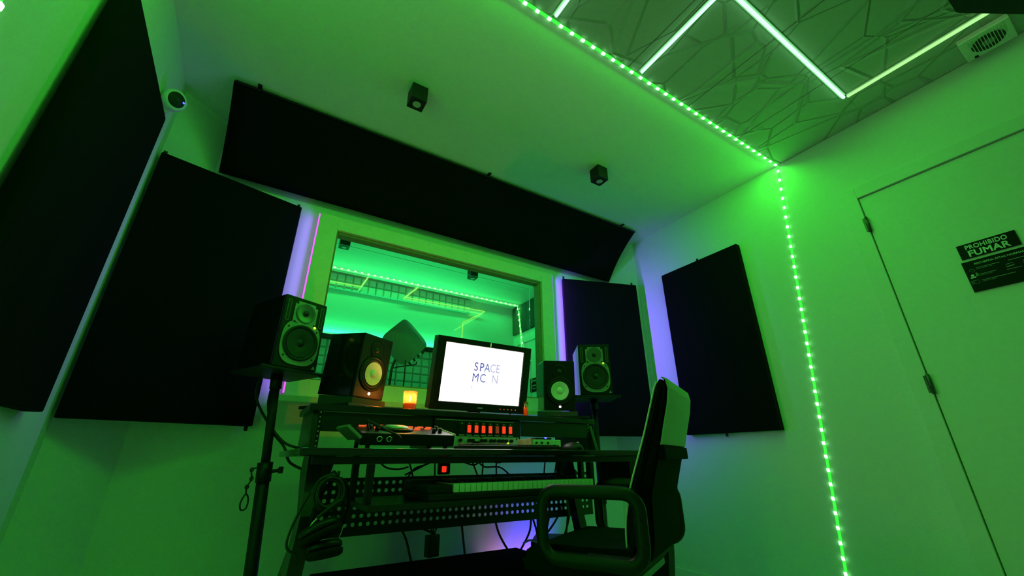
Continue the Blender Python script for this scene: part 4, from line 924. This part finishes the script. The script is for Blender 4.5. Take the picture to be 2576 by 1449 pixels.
# ------------------------------------------------------------------ office chair
CH = at(1.212, 1.333, ZF, 0); F2 = Vector((-0.454, 0.890, 0)).normalized()
CH = CH @ Matrix.Rotation(math.atan2(F2.y, F2.x), 4, 'Z')
ch = thing('office_chair', 'black leather office chair with high back and loop armrests turned to the desk', 'chair', CH)
YZX = Matrix(((1, 0, 0, 0), (0, 0, 1, 0), (0, 1, 0, 0), (0, 0, 0, 1)))   # polygon (x,z) extruded along y
def slab(poly, y0, y1, bev): return MB().prism(poly, y1 - y0, Matrix.Translation((0, y0, 0)) @ YZX, bev)
slab([(-0.20, 0.425), (0.14, 0.405), (0.185, 0.405), (0.212, 0.43), (0.205, 0.465), (0.15, 0.50), (-0.05, 0.502), (-0.21, 0.508)], -0.24, 0.24, 0.022).build('seat', LEATH, ch)
slab([(-0.18, 0.395), (0.13, 0.385), (0.13, 0.4045), (-0.18, 0.4245)], -0.20, 0.20, 0.005).build('seat_pan', BLK, ch)
front = [(-0.168, 0.51), (-0.173, 0.58), (-0.198, 0.68), (-0.258, 0.83), (-0.298, 0.94), (-0.316, 0.99), (-0.328, 1.012)]
mid = [(-0.343, 1.026), (-0.338, 0.985), (-0.322, 0.94), (-0.280, 0.83), (-0.222, 0.68), (-0.212, 0.58), (-0.212, 0.51)]
rear = [(-0.215, 0.47), (-0.238, 0.475), (-0.255, 0.53), (-0.262, 0.66), (-0.312, 0.815), (-0.350, 0.94), (-0.360, 0.99), (-0.356, 1.018)]
W = 0.215
bc = slab(front + mid, -W, W, 0.010).build('back_cushion', LEATH, ch)
bsh = slab([(p[0] - 0.001, p[1]) for p in mid] + rear, -W + 0.004, W - 0.004, 0.008).build('back_shell', SHELL, ch)
# pale mesh cover on the upper rear face, wrapped around the shell
pv = [(-0.3155, 0.812), (-0.334, 0.875), (-0.3545, 0.94), (-0.3645, 0.99), (-0.3600, 1.021), (-0.346, 1.0285)]
vs, fs = [], []
for off in (0.0, 0.006):
    for (x_, z_) in pv:
        for y_ in (-W + 0.008, W - 0.008): vs.append((x_ + off, y_, z_ - off * 0.4))
n = len(pv)
for i in range(n - 1):
    fs.append((2 * i, 2 * i + 1, 2 * i + 3, 2 * i + 2)); b_ = 2 * n; fs.append((b_ + 2 * i, b_ + 2 * i + 1, b_ + 2 * i + 3, b_ + 2 * i + 2))
    fs.append((2 * i, 2 * i + 2, b_ + 2 * i + 2, b_ + 2 * i)); fs.append((2 * i + 1, 2 * i + 3, b_ + 2 * i + 3, b_ + 2 * i + 1))
fs += [(0, 1, b_ + 1, b_), (2 * n - 2, 2 * n - 1, b_ + 2 * n - 1, b_ + 2 * n - 2)]
MB().quads(vs, fs).build('mesh_cover', GREYF, bsh)
MB().lohi((-0.322, -0.205, 0.765), (-0.285, 0.205, 0.808), 0.008).build('lumbar_bracket', SHELL, bsh)
for sy in (1, -1):
    pts = [(x_ - 0.003, sy * (W - 0.004), z_) for x_, z_ in front]
    MB().tube([(p[0] + 0.003, p[1] + sy * 0.004, p[2]) for p in pts], 0.0032, 6, sub=4).build('piping', PIPE, bc)
    # loop armrest: rounded rectangle of flat tube
    ya = sy * 0.275; x0, x1, z0, z1, r = -0.238, 0.097, 0.470, 0.668, 0.052
    loop = []
    for cx, cz, a0 in ((x1 - r, z1 - r, 0), (x0 + r, z1 - r, 90), (x0 + r, z0 + r, 180), (x1 - r, z0 + r, 270)):
        for k in range(7):
            t = math.radians(a0 + k * 15); loop.append((cx + r * math.cos(t), ya, cz + r * math.sin(t)))
    ar = MB().tube(loop, 0.0135, 12, closed=True, sub=1, rx=0.021, up=(0, 1, 0)).build('armrest', BLK, ch)
    for zz in (0.52, 0.60): MB().cyl((x0 + 0.004, ya + sy * 0.013, zz), (x0 + 0.004, ya + sy * 0.017, zz), 0.007, 14).build('armrest_bolt', BLKM, ar)
    MB().lohi((-0.19, sy * 0.241, 0.470), (-0.05, sy * 0.256, 0.490), 0.003).build('armrest_bracket', BLKM, ch)
MB().lohi((-0.24, -0.03, 0.35), (0.05, 0.03, 0.384), 0.004).build('tilt_mechanism', BLKM, ch)
MB().cyl((0, 0, 0.12), (0, 0, 0.3495), 0.026, 20).build('gas_lift', BLKM, ch)
for k in range(5):
    an = k * 2 * PI / 5 + 0.2; e = Vector((0.29 * math.cos(an), 0.29 * math.sin(an), 0.075))
    vs = []; dv = Vector((-math.sin(an), math.cos(an), 0))
    for P_, hw, hz in ((Vector((0.02 * math.cos(an), 0.02 * math.sin(an), 0.115)), 0.026, 0.022), (e, 0.018, 0.012)):
        for su, sv in ((-1, -1), (1, -1), (1, 1), (-1, 1)): vs.append(tuple(P_ + dv * hw * su + Vector((0, 0, hz * sv))))
    sp_ = MB().quads(vs, [(0, 1, 2, 3), (4, 5, 6, 7), (0, 1, 5, 4), (1, 2, 6, 5), (2, 3, 7, 6), (3, 0, 4, 7)]).build('base_spoke', BLK, ch)
    MB().cyl(e - dv * 0.022 + Vector((0, 0, -0.047)), e + dv * 0.022 + Vector((0, 0, -0.047)), 0.028, 18).cyl(e + Vector((0, 0, -0.03)), e, 0.008, 10).build('caster', RUB, sp_)
